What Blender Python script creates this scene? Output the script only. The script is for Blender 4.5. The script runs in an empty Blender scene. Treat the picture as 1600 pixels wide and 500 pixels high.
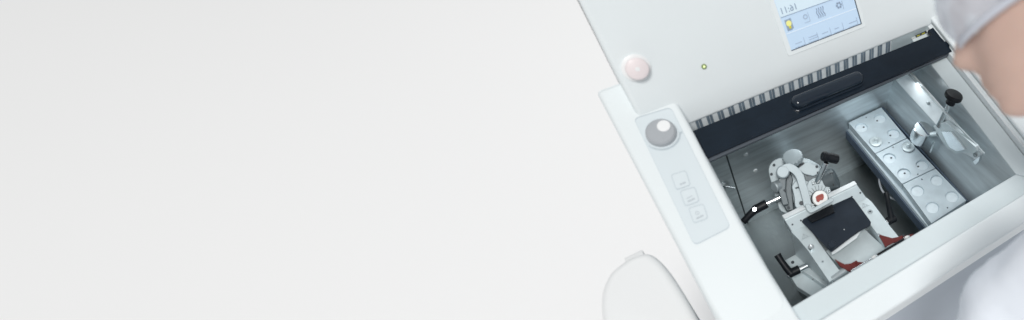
import bpy, bmesh, math, random
from mathutils import Vector, Matrix
random.seed(7)
S = bpy.context.scene
COL = S.collection

# ------------------------------------------------------------------ camera, world, lamps, exposure
FPX, PX, PY = 854.1336, 1416.5066, 259.4466          # focal length and principal point, in pixels of a 1600 x 500 frame
CAM = Vector((-0.09288, -0.34176, 0.78989))
RM = Matrix(((0.8122839651570601, -0.5797572179592004, 0.0638461288797687),
             (-0.42899669664896534, -0.6680179089866463, -0.6080410409975505),
             (0.395166539844911, 0.46651221, -0.79133417)))   # rows: right, down, forward
cd = bpy.data.cameras.new('camera'); cam = bpy.data.objects.new('camera', cd); COL.objects.link(cam)
cd.sensor_fit = 'HORIZONTAL'; cd.sensor_width = 36.0; cd.lens = 36.0 * FPX / 1600
cd.shift_x = -(PX - 800) / 1600; cd.shift_y = (PY - 250) / 1600
r, d, f = RM[0], RM[1], RM[2]
cam.matrix_world = Matrix(((r[0], -d[0], -f[0], CAM[0]), (r[1], -d[1], -f[1], CAM[1]), (r[2], -d[2], -f[2], CAM[2]), (0, 0, 0, 1)))
cd.clip_start = 0.02; cd.clip_end = 60
cd.dof.use_dof = True; cd.dof.focus_distance = 1.07; cd.dof.aperture_fstop = 1.5
S.camera = cam

w = bpy.data.worlds.new('World'); S.world = w; w.use_nodes = True
bg = w.node_tree.nodes['Background']; bg.inputs[0].default_value = (0.95, 0.985, 1.0, 1); bg.inputs[1].default_value = 0.45

def area(name, loc, target, size, power, col=(1, 1, 1)):
    l = bpy.data.lights.new(name, 'AREA'); l.shape = 'SQUARE'; l.size = size; l.energy = power; l.color = col
    o = bpy.data.objects.new(name, l); COL.objects.link(o); o.location = loc
    o.rotation_euler = (Vector(target) - Vector(loc)).to_track_quat('-Z', 'Y').to_euler()
    return o
area('ceiling_lamp', (-3.2, -9.0, 19.0), (-0.4, 0.6, 0.0), 5.0, 2900, (1.0, 0.99, 0.97))
cl = area('chamber_lamp', (0.29, 0.275, 0.042), (0.27, 0.14, -0.2), 0.26, 0.21, (0.93, 0.98, 1.0)); cl.data.shape = 'RECTANGLE'; cl.data.size_y = 0.02
area('reflection_lamp', (2.4, 2.2, 2.0), (0.3, 0.2, 0.0), 0.9, 26, (0.93, 0.97, 1.0))  # added area lamp for reflections on the grip; no window stands there
S.view_settings.view_transform = 'Standard'; S.view_settings.look = 'None'
S.view_settings.exposure = 0.0; S.view_settings.gamma = 1.0
S.cycles.use_denoising = True
S.cycles.max_bounces = 8

# ------------------------------------------------------------------ planes and rays
T = 0.2200345
def ray(u, v):
    a, b = (u - PX) / FPX, (v - PY) / FPX
    return RM[0] * a + RM[1] * b + RM[2]
def on(u, v, pl):
    n, p = pl; R = ray(u, v)
    return CAM + R * ((p - CAM).dot(n) / R.dot(n))
def along(u, v, dist): return CAM + ray(u, v) * dist
NO = Vector((0, -math.sin(T), math.cos(T)))                 # normal of the sloping top of the machine
def OPL(d=0.0): return (NO, NO * d)
def ZP(z): return (Vector((0, 0, 1)), Vector((0, 0, z)))
def YP(y): return (Vector((0, -1, 0)), Vector((0, y, 0)))
def XP(x): return (Vector((-1, 0, 0)), Vector((x, 0, 0)))
def OP(x, s, d=0.0): return Vector((x, s * math.cos(T), s * math.sin(T))) + NO * d
TS = math.atan2(0.1175, 0.345); NS = Vector((0, -math.sin(TS), math.cos(TS)))       # rising shoulder left of the mouth
def PSL(h=0.0): return (NS, Vector((0, 0, 0.0215)) + NS * h)
CA = math.radians(60); NC = Vector((0, -math.sin(CA), math.cos(CA))); PC0 = Vector((0, 0.345, 0.138))
def CPL(d=0.0): return (NC, PC0 + NC * d)

# ------------------------------------------------------------------ materials
MATS = {}
def mat(name, col, rough=0.5, metal=0.0, spec=0.5, bump=0.0, bscale=200.0, var=0.0, vscale=12.0, coat=0.0, emit=0.0, trans=0.0,
        alpha=1.0, sss=0.0, stretch=None, rvar=0.0, ior=1.45):
    m = bpy.data.materials.new(name); m.use_nodes = True; nt = m.node_tree; b = nt.nodes['Principled BSDF']
    c = (*col, 1)
    b.inputs['Base Color'].default_value = c
    b.inputs['Roughness'].default_value = rough; b.inputs['Metallic'].default_value = metal
    b.inputs['Specular IOR Level'].default_value = spec; b.inputs['IOR'].default_value = ior
    b.inputs['Coat Weight'].default_value = coat; b.inputs['Coat Roughness'].default_value = 0.05
    b.inputs['Transmission Weight'].default_value = trans; b.inputs['Alpha'].default_value = alpha
    if sss:
        b.inputs['Subsurface Weight'].default_value = sss; b.inputs['Subsurface Radius'].default_value = (0.01, 0.004, 0.002)
    if emit:
        b.inputs['Emission Color'].default_value = c; b.inputs['Emission Strength'].default_value = emit
    if var or bump or rvar:
        tc = nt.nodes.new('ShaderNodeTexCoord'); mp = nt.nodes.new('ShaderNodeMapping')
        nt.links.new(tc.outputs['Object'], mp.inputs['Vector'])
        if stretch: mp.inputs['Scale'].default_value = stretch
    if var or rvar:
        n = nt.nodes.new('ShaderNodeTexNoise'); n.inputs['Scale'].default_value = vscale; n.inputs['Detail'].default_value = 6
        nt.links.new(mp.outputs[0], n.inputs['Vector'])
        if var:
            mx = nt.nodes.new('ShaderNodeMapRange'); mx.inputs['From Min'].default_value = 0.3; mx.inputs['From Max'].default_value = 0.7
            mx.inputs['To Min'].default_value = 1 - var; mx.inputs['To Max'].default_value = 1 + var
            mu = nt.nodes.new('ShaderNodeVectorMath'); mu.operation = 'SCALE'; mu.inputs[0].default_value = col
            nt.links.new(n.outputs['Fac'], mx.inputs['Value']); nt.links.new(mx.outputs[0], mu.inputs['Scale'])
            nt.links.new(mu.outputs[0], b.inputs['Base Color'])
        if rvar:
            mr = nt.nodes.new('ShaderNodeMapRange'); mr.inputs['To Min'].default_value = rough - rvar; mr.inputs['To Max'].default_value = rough + rvar
            nt.links.new(n.outputs['Fac'], mr.inputs['Value']); nt.links.new(mr.outputs[0], b.inputs['Roughness'])
    if bump:
        n2 = nt.nodes.new('ShaderNodeTexNoise'); n2.inputs['Scale'].default_value = bscale; n2.inputs['Detail'].default_value = 3
        nt.links.new(mp.outputs[0], n2.inputs['Vector'])
        bp = nt.nodes.new('ShaderNodeBump'); bp.inputs['Strength'].default_value = bump; bp.inputs['Distance'].default_value = 0.001
        nt.links.new(n2.outputs['Fac'], bp.inputs['Height']); nt.links.new(bp.outputs[0], b.inputs['Normal'])
    MATS[name] = m
    return m
M_FLOOR = mat('white_lab_floor', (0.868, 0.858, 0.857), 0.9, spec=0.0, var=0.004, vscale=0.6)
M_BODY = mat('white_enamel', (0.785, 0.828, 0.842), 0.42, spec=0.35, bump=0.12, bscale=900, var=0.012, vscale=6)
M_BODY2 = mat('shaded_white_enamel', (0.73, 0.765, 0.78), 0.45, spec=0.35, bump=0.12, bscale=900, var=0.015, vscale=6)  # white enamel greyed: the upstand's shade is put into the colour
M_PLINTH = mat('grey_blue_enamel', (0.42, 0.47, 0.53), 0.6, var=0.02)
M_SILL = mat('sill_plastic', (0.64, 0.705, 0.725), 0.4, spec=0.4, var=0.015, vscale=9, bump=0.1, bscale=700)
M_PANEL = mat('panel_film', (0.69, 0.75, 0.78), 0.5, spec=0.3, var=0.01)
M_LINE = mat('panel_outline', (0.50, 0.56, 0.60), 0.5)
M_PALEKNOB = mat('pale_grey_plastic', (0.40, 0.42, 0.445), 0.35, spec=0.4, var=0.02, vscale=40)
M_PALEWHITE = mat('pale_cap', (0.85, 0.855, 0.86), 0.35)
M_PINK = mat('hazed_red_plastic', (0.83, 0.745, 0.75), 0.35, spec=0.4, var=0.02, vscale=60)  # red plastic, whitened in the colour for the hazy fade at left
M_NAVY = mat('black_gloss_plastic', (0.010, 0.017, 0.027), 0.13, spec=0.30, coat=0.0, var=0.1, vscale=30)
M_SEAL = mat('grey_seal', (0.085, 0.10, 0.12), 0.4, spec=0.5)
M_GRIP = mat('grip_gloss', (0.012, 0.02, 0.032), 0.07, spec=0.45, coat=0.15)
M_STEEL = mat('brushed_steel', (0.66, 0.72, 0.745), 0.42, 0.85, bump=0.35, bscale=90, var=0.16, vscale=9, stretch=(1, 1, 9), rvar=0.09)
M_STEELF = mat('frosted_steel_floor', (0.30, 0.335, 0.345), 0.48, 1.0, bump=0.4, bscale=120, var=0.12, vscale=14, rvar=0.08)
M_BRIGHT = mat('bright_steel', (0.80, 0.84, 0.86), 0.22, 1.0, bump=0.05, bscale=300, var=0.05, vscale=30)
M_CHROME = mat('chrome', (0.86, 0.89, 0.90), 0.08, 1.0)
M_ALU = mat('satin_aluminium', (0.62, 0.70, 0.725), 0.40, 0.30, spec=0.5, bump=0.15, bscale=1500, var=0.05, vscale=45, rvar=0.08)
M_ALUB = mat('pale_aluminium', (0.80, 0.85, 0.87), 0.32, 0.20, spec=0.5, var=0.04, vscale=50)
M_ALUD = mat('satin_aluminium_grey', (0.40, 0.45, 0.47), 0.45, 0.6, spec=0.5, bump=0.2, bscale=1200, var=0.08, vscale=40)
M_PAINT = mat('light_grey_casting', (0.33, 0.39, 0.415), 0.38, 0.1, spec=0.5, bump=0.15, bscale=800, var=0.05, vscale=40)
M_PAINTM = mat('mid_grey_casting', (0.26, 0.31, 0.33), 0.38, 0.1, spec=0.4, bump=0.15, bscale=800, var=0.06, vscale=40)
M_PAINTD = mat('shaded_grey_casting', (0.085, 0.105, 0.115), 0.42, 0.2, spec=0.5, bump=0.2, bscale=700, var=0.08, vscale=40)  # grey casting darkened, with shade of the head's cavities put into the colour
M_SHELF = mat('anodised_shelf', (0.56, 0.65, 0.70), 0.40, 0.15, spec=0.5, bump=0.25, bscale=1800, var=0.06, vscale=60, rvar=0.1)
M_WELL = mat('pale_well_floor', (0.68, 0.77, 0.82), 0.45, 0.05, spec=0.5, bump=0.2, bscale=1500, var=0.06, vscale=80)
M_LATCH = mat('latch_grey', (0.75, 0.755, 0.76), 0.5)
M_INSUL = mat('navy_insulation', (0.07, 0.097, 0.135), 0.55, spec=0.4, var=0.12, vscale=50)
M_BLACK = mat('matte_black_plastic', (0.008, 0.010, 0.013), 0.40, spec=0.28, bump=0.2, bscale=900)
M_COVER = mat('dark_smoked_plate', (0.014, 0.021, 0.032), 0.34, spec=0.38, var=0.18, vscale=26, rvar=0.12)
M_RED = mat('red_guard', (0.13, 0.022, 0.02), 0.4, spec=0.4, var=0.15, vscale=70)
M_TISSUE = mat('red_tissue', (0.32, 0.045, 0.03), 0.5, var=0.35, vscale=260, bump=0.5, bscale=300)
M_ICE = mat('white_embedding', (0.86, 0.87, 0.86), 0.5, var=0.03, vscale=90, bump=0.2, bscale=400)
M_DARK = mat('engraving', (0.05, 0.06, 0.07), 0.5)
M_SLOT = mat('vent_slot', (0.17, 0.22, 0.27), 0.35, 0.0, var=0.25, vscale=60)
M_FIN = mat('vent_fin', (0.80, 0.84, 0.86), 0.35, 0.0, var=0.06, vscale=60)
M_GREEN = mat('green_ring', (0.20, 0.26, 0.10), 0.4)
M_LED = mat('led_light', (0.78, 0.90, 0.45), 0.4, emit=0.5)
M_SCR = mat('screen_glow', (0.52, 0.66, 0.82), 0.35, emit=0.14)
M_SCR2 = mat('screen_glow_pale', (0.64, 0.76, 0.84), 0.35, emit=0.14)
M_INK = mat('screen_ink', (0.30, 0.38, 0.50), 0.5)
M_INK2 = mat('screen_ink_light', (0.42, 0.51, 0.64), 0.5)
M_SWHITE = mat('screen_white', (0.78, 0.85, 0.92), 0.4, emit=0.15)
M_BULB = mat('bulb_yellow', (0.86, 0.83, 0.30), 0.4, emit=0.1)
M_YEL = mat('label_yellow', (0.72, 0.66, 0.05), 0.5)
M_WHITE = mat('label_white', (0.82, 0.85, 0.83), 0.5, var=0.03, vscale=80)
M_MARK = mat('small_print', (0.42, 0.46, 0.50), 0.5)
M_SKIN = mat('skin', (0.63, 0.44, 0.37), 0.55, spec=0.3, sss=0.12, var=0.05, vscale=30)
M_HAIR = mat('brown_hair', (0.16, 0.10, 0.075), 0.6, bump=0.6, bscale=120, var=0.3, vscale=60)
M_COAT = mat('white_coat_cloth', (0.82, 0.86, 0.93), 0.85, spec=0.15, bump=0.8, bscale=16, var=0.02)
M_TROUSER = mat('grey_trousers', (0.14, 0.16, 0.20), 0.85)
M_GOG = mat('clear_goggle_plastic', (0.84, 0.88, 0.96), 0.2, spec=0.8, alpha=0.45, var=0.12, vscale=60, bump=0.8, bscale=60)
M_GOGF = mat('blue_white_frame', (0.72, 0.75, 0.83), 0.3, spec=0.6, alpha=0.85)
M_MARKD = mat('frame_blue_grey', (0.20, 0.25, 0.36), 0.4)
M_CABLE = mat('grey_cable', (0.40, 0.43, 0.46), 0.5)

# ------------------------------------------------------------------ object helpers
ROOT = {}
def empty(name, loc):
    o = bpy.data.objects.new(name, None); COL.objects.link(o); o.location = loc; o.empty_display_size = 0.02
    ROOT[o.name] = Vector(loc); return o
def tag(o, label=None, cat=None, group=None, kind=None):
    if label: o['label'] = label
    if cat: o['category'] = cat
    if group: o['group'] = group
    if kind: o['kind'] = kind
    return o
def world_off(p):
    off = Vector((0, 0, 0))
    while p is not None: off += p.location; p = p.parent
    return off
def link(name, bm, m, parent=None, bevel=0.0, seg=2, smooth=True, angle=35, recentre=False):
    off = world_off(parent)
    if parent is None and recentre:
        lo = Vector([min(v.co[i] for v in bm.verts) for i in range(3)]); hi = Vector([max(v.co[i] for v in bm.verts) for i in range(3)])
        off = Vector(((lo.x + hi.x) / 2, (lo.y + hi.y) / 2, lo.z))
    for v in bm.verts: v.co -= off
    bmesh.ops.recalc_face_normals(bm, faces=bm.faces)
    if smooth:
        ca = math.radians(angle)
        for fc in bm.faces: fc.smooth = True
        for e in bm.edges:
            e.smooth = not (len(e.link_faces) == 2 and e.calc_face_angle(0) > ca)
    me = bpy.data.meshes.new(name); bm.to_mesh(me); bm.free()
    if m is not None: me.materials.append(m)
    o = bpy.data.objects.new(name, me); COL.objects.link(o)
    if parent is not None: o.parent = parent
    elif recentre: o.location = off
    if bevel:
        b = o.modifiers.new('edge', 'BEVEL'); b.width = bevel; b.segments = seg; b.limit_method = 'ANGLE'; b.angle_limit = math.radians(30)
        b.harden_normals = True
    return o
def prism(bm, pts, vec):
    """extrude the polygon pts by vec"""
    vec = Vector(vec); a = [bm.verts.new(p) for p in pts]; b = [bm.verts.new(Vector(p) + vec) for p in pts]
    n = len(a); bm.faces.new(a); bm.faces.new(b[::-1])
    for i in range(n): bm.faces.new((a[i], b[i], b[(i + 1) % n], a[(i + 1) % n]))
    return a, b
def loft(bm, a, b):
    a = [bm.verts.new(p) for p in a]; b = [bm.verts.new(p) for p in b]; n = len(a)
    bm.faces.new(a); bm.faces.new(b[::-1])
    for i in range(n): bm.faces.new((a[i], b[i], b[(i + 1) % n], a[(i + 1) % n]))
def box(bm, lo, hi):
    x0, y0, z0 = lo; x1, y1, z1 = hi
    prism(bm, [(x0, y0, z0), (x1, y0, z0), (x1, y1, z0), (x0, y1, z0)], (0, 0, z1 - z0))
def basis(ax):
    ax = Vector(ax).normalized(); h = Vector((0, 0, 1)) if abs(ax.z) < 0.9 else Vector((1, 0, 0))
    u = ax.cross(h).normalized(); return u, ax.cross(u).normalized(), ax
def lathe(bm, base, ax, prof, seg=32, squash=None):
    """prof: list of (radius, height) along the axis ax, from base"""
    u, v, a = basis(ax); base = Vector(base); rings = []
    for r_, h in prof:
        if r_ < 1e-6: rings.append([bm.verts.new(base + a * h)]); continue
        rings.append([bm.verts.new(base + a * h + (u * math.cos(2 * math.pi * i / seg) + v * math.sin(2 * math.pi * i / seg)) * r_) for i in range(seg)])
    for A, B in zip(rings, rings[1:]):
        for i in range(seg):
            j = (i + 1) % seg
            if len(A) == 1 and len(B) == 1: break
            if len(A) == 1: bm.faces.new((A[0], B[i], B[j]))
            elif len(B) == 1: bm.faces.new((A[i], B[0], A[j]))
            else: bm.faces.new((A[i], B[i], B[j], A[j]))
    if len(rings[0]) > 1: bm.faces.new(rings[0])
    if len(rings[-1]) > 1: bm.faces.new(rings[-1][::-1])
def cyl(bm, p0, p1, r0, r1=None, seg=28, ch=0.0):
    p0, p1 = Vector(p0), Vector(p1); L = (p1 - p0).length; r1 = r0 if r1 is None else r1
    if ch: lathe(bm, p0, p1 - p0, [(0, 0), (r0 - ch, 0), (r0, ch), (r1, L - ch), (r1 - ch, L), (0, L)], seg)
    else: lathe(bm, p0, p1 - p0, [(0, 0), (r0, 0), (r1, L), (0, L)], seg)
def tube(bm, pts, rad, seg=12):
    pts = [Vector(p) for p in pts]
    up = None; rings = []
    for i, p in enumerate(pts):
        t = ((pts[min(i + 1, len(pts) - 1)] - pts[max(i - 1, 0)])).normalized()
        if up is None: up = basis(t)[0]
        u = (up - t * up.dot(t)).normalized(); up = u; v = t.cross(u)
        rr = rad[i] if isinstance(rad, (list, tuple)) else rad
        rings.append([bm.verts.new(p + (u * math.cos(2 * math.pi * k / seg) + v * math.sin(2 * math.pi * k / seg)) * rr) for k in range(seg)])
    for A, B in zip(rings, rings[1:]):
        for i in range(seg): bm.faces.new((A[i], B[i], B[(i + 1) % seg], A[(i + 1) % seg]))
    bm.faces.new(rings[0]); bm.faces.new(rings[-1][::-1])
def smoothline(pts, n=8):
    pts = [Vector(p) for p in pts]; out = []
    for i in range(len(pts) - 1):
        p0, p1, p2, p3 = pts[max(i - 1, 0)], pts[i], pts[i + 1], pts[min(i + 2, len(pts) - 1)]
        for k in range(n):
            t = k / n
            out.append(0.5 * ((2 * p1) + (p2 - p0) * t + (2 * p0 - 5 * p1 + 4 * p2 - p3) * t * t + (3 * p1 - p0 - 3 * p2 + p3) * t ** 3))
    out.append(pts[-1]); return out
def rounded(pts, rad, seg=5):
    """round the corners of a planar polygon"""
    pts = [Vector(p) for p in pts]; out = []; n = len(pts)
    for i in range(n):
        p = pts[i]; rr = rad[i] if isinstance(rad, (list, tuple)) else rad
        a = (pts[i - 1] - p); b = (pts[(i + 1) % n] - p)
        if rr <= 0: out.append(p); continue
        m_ = min(rr, a.length * 0.49, b.length * 0.49); A = p + a.normalized() * m_; B = p + b.normalized() * m_
        for k in range(seg + 1):
            t = k / seg; out.append(A * (1 - t) ** 2 + p * 2 * t * (1 - t) + B * t * t)
    return out
def pts_on(pl, px): return [on(u, v, pl) for u, v in px]
def N(): return bmesh.new()
def slab(name, px, pl, thick, m, parent=None, bevel=0.0, rad=0.0, **k):
    bm = N(); P = pts_on(pl, px)
    if rad: P = rounded(P, rad)
    prism(bm, P, -pl[0] * thick)
    return link(name, bm, m, parent, bevel, **k)
def mod_apply(o):
    dg = bpy.context.evaluated_depsgraph_get(); dg.update()
    me = bpy.data.meshes.new_from_object(o.evaluated_get(dg)); o.modifiers.clear(); o.data = me
def cut(o, bms):
    """carve the closed shapes in bms (world coordinates) out of o"""
    off = world_off(o)
    for bm in bms:
        for v in bm.verts: v.co -= off
        bmesh.ops.recalc_face_normals(bm, faces=bm.faces)
        me = bpy.data.meshes.new('c'); bm.to_mesh(me); bm.free()
        c = bpy.data.objects.new('c', me); COL.objects.link(c); c.location = off
        bo = o.modifiers.new('b', 'BOOLEAN'); bo.operation = 'DIFFERENCE'; bo.object = c; bo.solver = 'EXACT'
        bpy.context.view_layer.update()
        mod_apply(o); bpy.data.objects.remove(c); bpy.data.meshes.remove(me)
    sharpen(o)
def sharpen(o, angle=35):
    bm = N(); bm.from_mesh(o.data)
    for fc in bm.faces: fc.smooth = True
    for e in bm.edges: e.smooth = not (len(e.link_faces) == 2 and e.calc_face_angle(0) > math.radians(angle))
    bm.to_mesh(o.data); bm.free()
def text_mesh(name, s, size, org, ex, ey, m, parent, th=0.0003, mirror=False):
    """letters standing at org along ex with tops towards ey"""
    c = bpy.data.curves.new(name, 'FONT'); c.body = s; c.size = size; c.extrude = th; c.align_x = 'CENTER'; c.align_y = 'CENTER'
    o = bpy.data.objects.new(name, c); COL.objects.link(o)
    dg = bpy.context.evaluated_depsgraph_get(); me = bpy.data.meshes.new_from_object(o.evaluated_get(dg))
    bpy.data.objects.remove(o)
    ex, ey = ex.normalized(), ey.normalized(); ez = ex.cross(ey)
    if mirror: ex = -ex
    bm = N(); bm.from_mesh(me); bpy.data.meshes.remove(me)
    for v in bm.verts: v.co = Vector(org) + ex * v.co.x + ey * v.co.y + ez * v.co.z
    return link(name, bm, m, parent, smooth=False)

# ================================================================== the setting
bm = N(); box(bm, (-9, -6, -0.92), (7, 9, -0.90)); fl = link('floor', bm, M_FLOOR); tag(fl, kind='structure')

# ================================================================== the machine
cry = empty('cryostat', (0.22, 0.2, -0.9))
tag(cry, 'white laboratory cryostat with open steel chamber, black window and touch screen', 'cryostat')

# housing: the sloping top, with its big rectangular mouth
bm = N()
XL, XR = -0.100, 0.60
inl = [(0.0058, 0.44), (0.0051, 0.3894), (0.002, 0.3267), (-0.0005, 0.2268), (-0.0030, 0.1352), (-0.0033, 0.0653), (-0.0017, 0.01), (-0.0005, -0.022),
       (0.001, -0.031), (0.006, -0.0385), (0.018, -0.0415), (0.10, -0.0418), (0.25, -0.0418), (0.40, -0.0418), (0.49, -0.0415), (0.499, -0.034), (0.5035, -0.02), (0.5035, 0.10), (0.5035, 0.25), (0.5035, 0.44)]
outr = [(XL, 0.47), (XL, 0.39), (XL, 0.33), (XL, 0.23), (XL, 0.14), (XL, 0.06), (XL, 0.0), (XL, -0.06),
        (XL + 0.008, -0.077), (XL + 0.025, -0.085), (-0.02, -0.085), (0.10, -0.085), (0.25, -0.085), (0.40, -0.085), (XR - 0.03, -0.085), (XR - 0.009, -0.077), (XR, -0.055), (XR, 0.10), (XR, 0.25), (XR, 0.47)]
def ringloops(ds):
    return [[bm.verts.new(OP(x, s_, ds)) for x, s_ in inl], [bm.verts.new(OP(x, s_, ds)) for x, s_ in outr]]
it_, ot_ = ringloops(0.02); ib_, ob_ = ringloops(-0.085); n = len(inl)
for i in range(n):
    j = (i + 1) % n
    bm.faces.new((it_[i], it_[j], ot_[j], ot_[i])); bm.faces.new((ib_[i], ob_[i], ob_[j], ib_[j]))
    bm.faces.new((it_[i], ib_[i], ib_[j], it_[j])); bm.faces.new((ot_[i], ot_[j], ob_[j], ob_[i]))
hous = link('housing', bm, M_BODY, cry, bevel=0.0085, seg=4)

# raised right shoulder of the housing
bm = N(); prism(bm, [OP(0.5055, -0.05, 0.022), OP(XR - 0.008, -0.05, 0.022), OP(XR - 0.008, 0.45, 0.022), OP(0.5055, 0.45, 0.022)], NO * 0.010)
link('side_rim', bm, M_BODY, cry, bevel=0.004, seg=3)

# sill: slopes from the rim down to the chamber mouth (front and right side)
bm = N()
def quad(bm, *p): bm.faces.new([bm.verts.new(q) for q in p])
A = [OP(-0.004, -0.0425, 0.004), OP(0.4975, -0.0425, 0.004), OP(0.4975, 0.44, 0.001)]
I = [OP(-0.004, 0.0, 0.0), OP(0.46, 0.0, 0.0), OP(0.46, 0.44, 0.0)]
lo = -NO * 0.012
prism(bm, [A[0], A[1], I[1], I[0]], lo)
prism(bm, [A[1] + NO * 0.0005, A[2], I[2], I[1] + NO * 0.0005], lo)
link('sill', bm, M_SILL, cry, bevel=0.002, seg=2)
bm = N()
prism(bm, [OP(0.4985, -0.043, 0.016), OP(0.4985, 0.44, 0.016), OP(0.4985, 0.44, -0.012), OP(0.4985, -0.043, -0.012)], (0.0065, 0, 0))
link('sill_upstand', bm, M_BODY2, cry)

# cabinet under the top: four walls
bm = N()
box(bm, (XL + 0.012, -0.062, -0.55), (XR - 0.012, -0.045, -0.085)); box(bm, (XL + 0.03, 0.41, -0.55), (XR - 0.012, 0.43, 0.0))
box(bm, (XL + 0.012, -0.0449, -0.55), (XL + 0.03, 0.43, -0.095)); box(bm, (XR - 0.03, -0.0449, -0.55), (XR - 0.012, 0.4099, -0.095))
link('cabinet', bm, M_PLINTH, cry)
bm = N(); box(bm, (XL + 0.04, -0.02, -0.9), (XR - 0.04, 0.40, -0.551)); link('plinth', bm, M_PLINTH, cry, bevel=0.01)

# console: a vertical lower lip and a tall sloping face
bm = N()
cz = 0.138; yb = 0.345; XC = -0.064
prof = [(yb - 0.011, 0.0905), (yb, cz), (yb + 0.30 * math.cos(CA), cz + 0.30 * math.sin(CA)), (yb + 0.125, cz + 0.27), (0.47, cz + 0.20), (0.43, 0.09)]
prism(bm, [(XC, y, z) for y, z in prof], (XR - XC - 0.008, 0, 0))
cons = link('console', bm, M_BODY, cry)
b = cons.modifiers.new('edge', 'BEVEL'); b.width = 0.0075; b.segments = 5; b.limit_method = 'ANGLE'; b.angle_limit = math.radians(25); b.harden_normals = True
# touch screen on the sloping face
CX = Vector((1, 0, 0)); CY = Vector((0, math.cos(CA), math.sin(CA)))
def cpt(x, v, d=0.0): return PC0 + CX * x + CY * v + NC * d
sx0, sx1, sv0, sv1 = 0.2055, 0.3475, 0.0125, 0.118
bm = N(); prism(bm, rounded([cpt(sx0 - 0.009, sv0 - 0.009, 0.0012), cpt(sx1 + 0.009, sv0 - 0.009, 0.0012), cpt(sx1 + 0.009, sv1 + 0.009, 0.0012), cpt(sx0 - 0.009, sv1 + 0.009, 0.0012)], 0.006), -NC * 0.004)
scr = link('touch_screen', bm, M_BODY, cry, bevel=0.0008)
def cquad(name, x0, x1, v0, v1, d, m, parent, th=0.0004, rad=0):
    bm = N(); q = [cpt(x0, v0, d), cpt(x1, v0, d), cpt(x1, v1, d), cpt(x0, v1, d)]
    if rad: q = rounded(q, rad)
    prism(bm, q, -NC * th); return link(name, bm, m, parent, smooth=False)
bm = N()
for q in ((sx0 - 0.0004, sx1 + 0.001, sv0 - 0.0014, sv0), (sx1, sx1 + 0.002, sv0 - 0.0014, sv1)):
    prism(bm, [cpt(q[0], q[2], 0.0019), cpt(q[1], q[2], 0.0019), cpt(q[1], q[3], 0.0019), cpt(q[0], q[3], 0.0019)], -NC * 0.0016)
link('bezel', bm, M_INSUL, scr, smooth=False)
cquad('display', sx0, sx1, sv0, sv1, 0.0016, M_SCR, scr)
cquad('display_band', sx0 + 0.0005, sx1 - 0.0005, 0.070, sv1, 0.0020, M_SCR2, scr)
W_ = sx1 - sx0
bm = N()
def line(bm, x0, x1, v0, v1, d=0.0024):
    prism(bm, [cpt(x0, v0, d), cpt(x1, v0, d), cpt(x1, v1, d), cpt(x0, v1, d)], -NC * 0.0003)
line(bm, sx0 + 0.001, sx1 - 0.001, 0.0690, 0.0697)
link('menu_line', bm, M_INK, scr, smooth=False)
bm = N(); line(bm, sx0 + 0.001, sx1 - 0.001, 0.0405, 0.0415); link('divider_line', bm, M_SWHITE, scr, smooth=False)
bm = N(); kx = [0.2335, 0.260, 0.286, 0.312, 0.342]
for i, x in enumerate(kx):                                   # key outlines: right and lower edges, with a bar of small print
    line(bm, x - 0.0008, x, 0.0135, 0.026); line(bm, x - 0.0205, x - 0.0008, 0.0135, 0.0141)
link('key_outline', bm, M_INK2, scr, smooth=False)
for i, (x, s_) in enumerate(zip(kx, ('MENU', 'CHAMBER', 'HEAD', 'SET', 'DEFROST'))):
    bm = N()
    rows = (0.0215, 0.0175) if i == 1 else (0.0195,)
    for rv in rows:
        a = x - 0.0175; L = (0.0125, 0.017, 0.0125, 0.008, 0.0165)[i]; k = a
        while k < a + L:
            line(bm, k, k + 0.0013, rv, rv + 0.0013); k += 0.0018
    link('key_caption', bm, M_INK2, scr, smooth=False)
text_mesh('clock_digits', '16:11', 0.0150, cpt(0.2245, 0.0785, 0.0023), CX, CY, M_INK, scr, mirror=True)
# icons: bulb, ring, heater waves, fan
bm = N(); line(bm, 0.2105, 0.2195, 0.0445, 0.0635, 0.0021); line(bm, 0.2195, 0.2225, 0.0460, 0.0640, 0.0021)
link('bulb_icon', bm, M_INK, scr, smooth=False)
bm = N(); c0 = cpt(0.2165, 0.0563, 0.0022)
lathe(bm, c0, NC, [(0, 0), (0.0050, 0), (0.0046, 0.0005), (0, 0.0006)], 20); link('bulb_glow', bm, M_BULB, scr)
bm = N(); line(bm, 0.2145, 0.2185, 0.0475, 0.0515, 0.0027); link('bulb_neck', bm, M_YEL, scr, smooth=False)
bm = N(); c0 = cpt(0.2485, 0.0575, 0.0022)
for k in range(20):
    a0, a1 = 2 * math.pi * k / 20, 2 * math.pi * (k + 1) / 20
    q = [c0 + CX * math.cos(a) * r_ + CY * math.sin(a) * r_ for r_, a in ((0.0028, a0), (0.0042, a0), (0.0042, a1), (0.0028, a1))]
    prism(bm, q, NC * 0.0004)
line(bm, 0.2545, 0.2552, 0.0475, 0.063); line(bm, 0.244, 0.2545, 0.0475, 0.0482)
link('dial_icon', bm, M_INK2, scr, smooth=False)
bm = N()
for k in range(4):
    x = 0.2715 + k * 0.0042
    tube(bm, [cpt(x + 0.0011 * math.sin(j * 0.75), 0.0475 + j * 0.0014, 0.0024) for j in range(13)], 0.00075, 6)
link('heater_icon', bm, M_INK, scr)
bm = N(); c0 = cpt(0.3155, 0.0565, 0.0022)
for k in range(6):
    a = k * math.pi / 3; c = c0 + CX * math.cos(a) * 0.0042 + CY * math.sin(a) * 0.0042
    lathe(bm, c, NC, [(0, 0), (0.0019, 0), (0.0019, 0.0004), (0, 0.0004)], 12)
line(bm, 0.3225, 0.3231, 0.047, 0.062)
link('fan_icon', bm, M_INK, scr)

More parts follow.
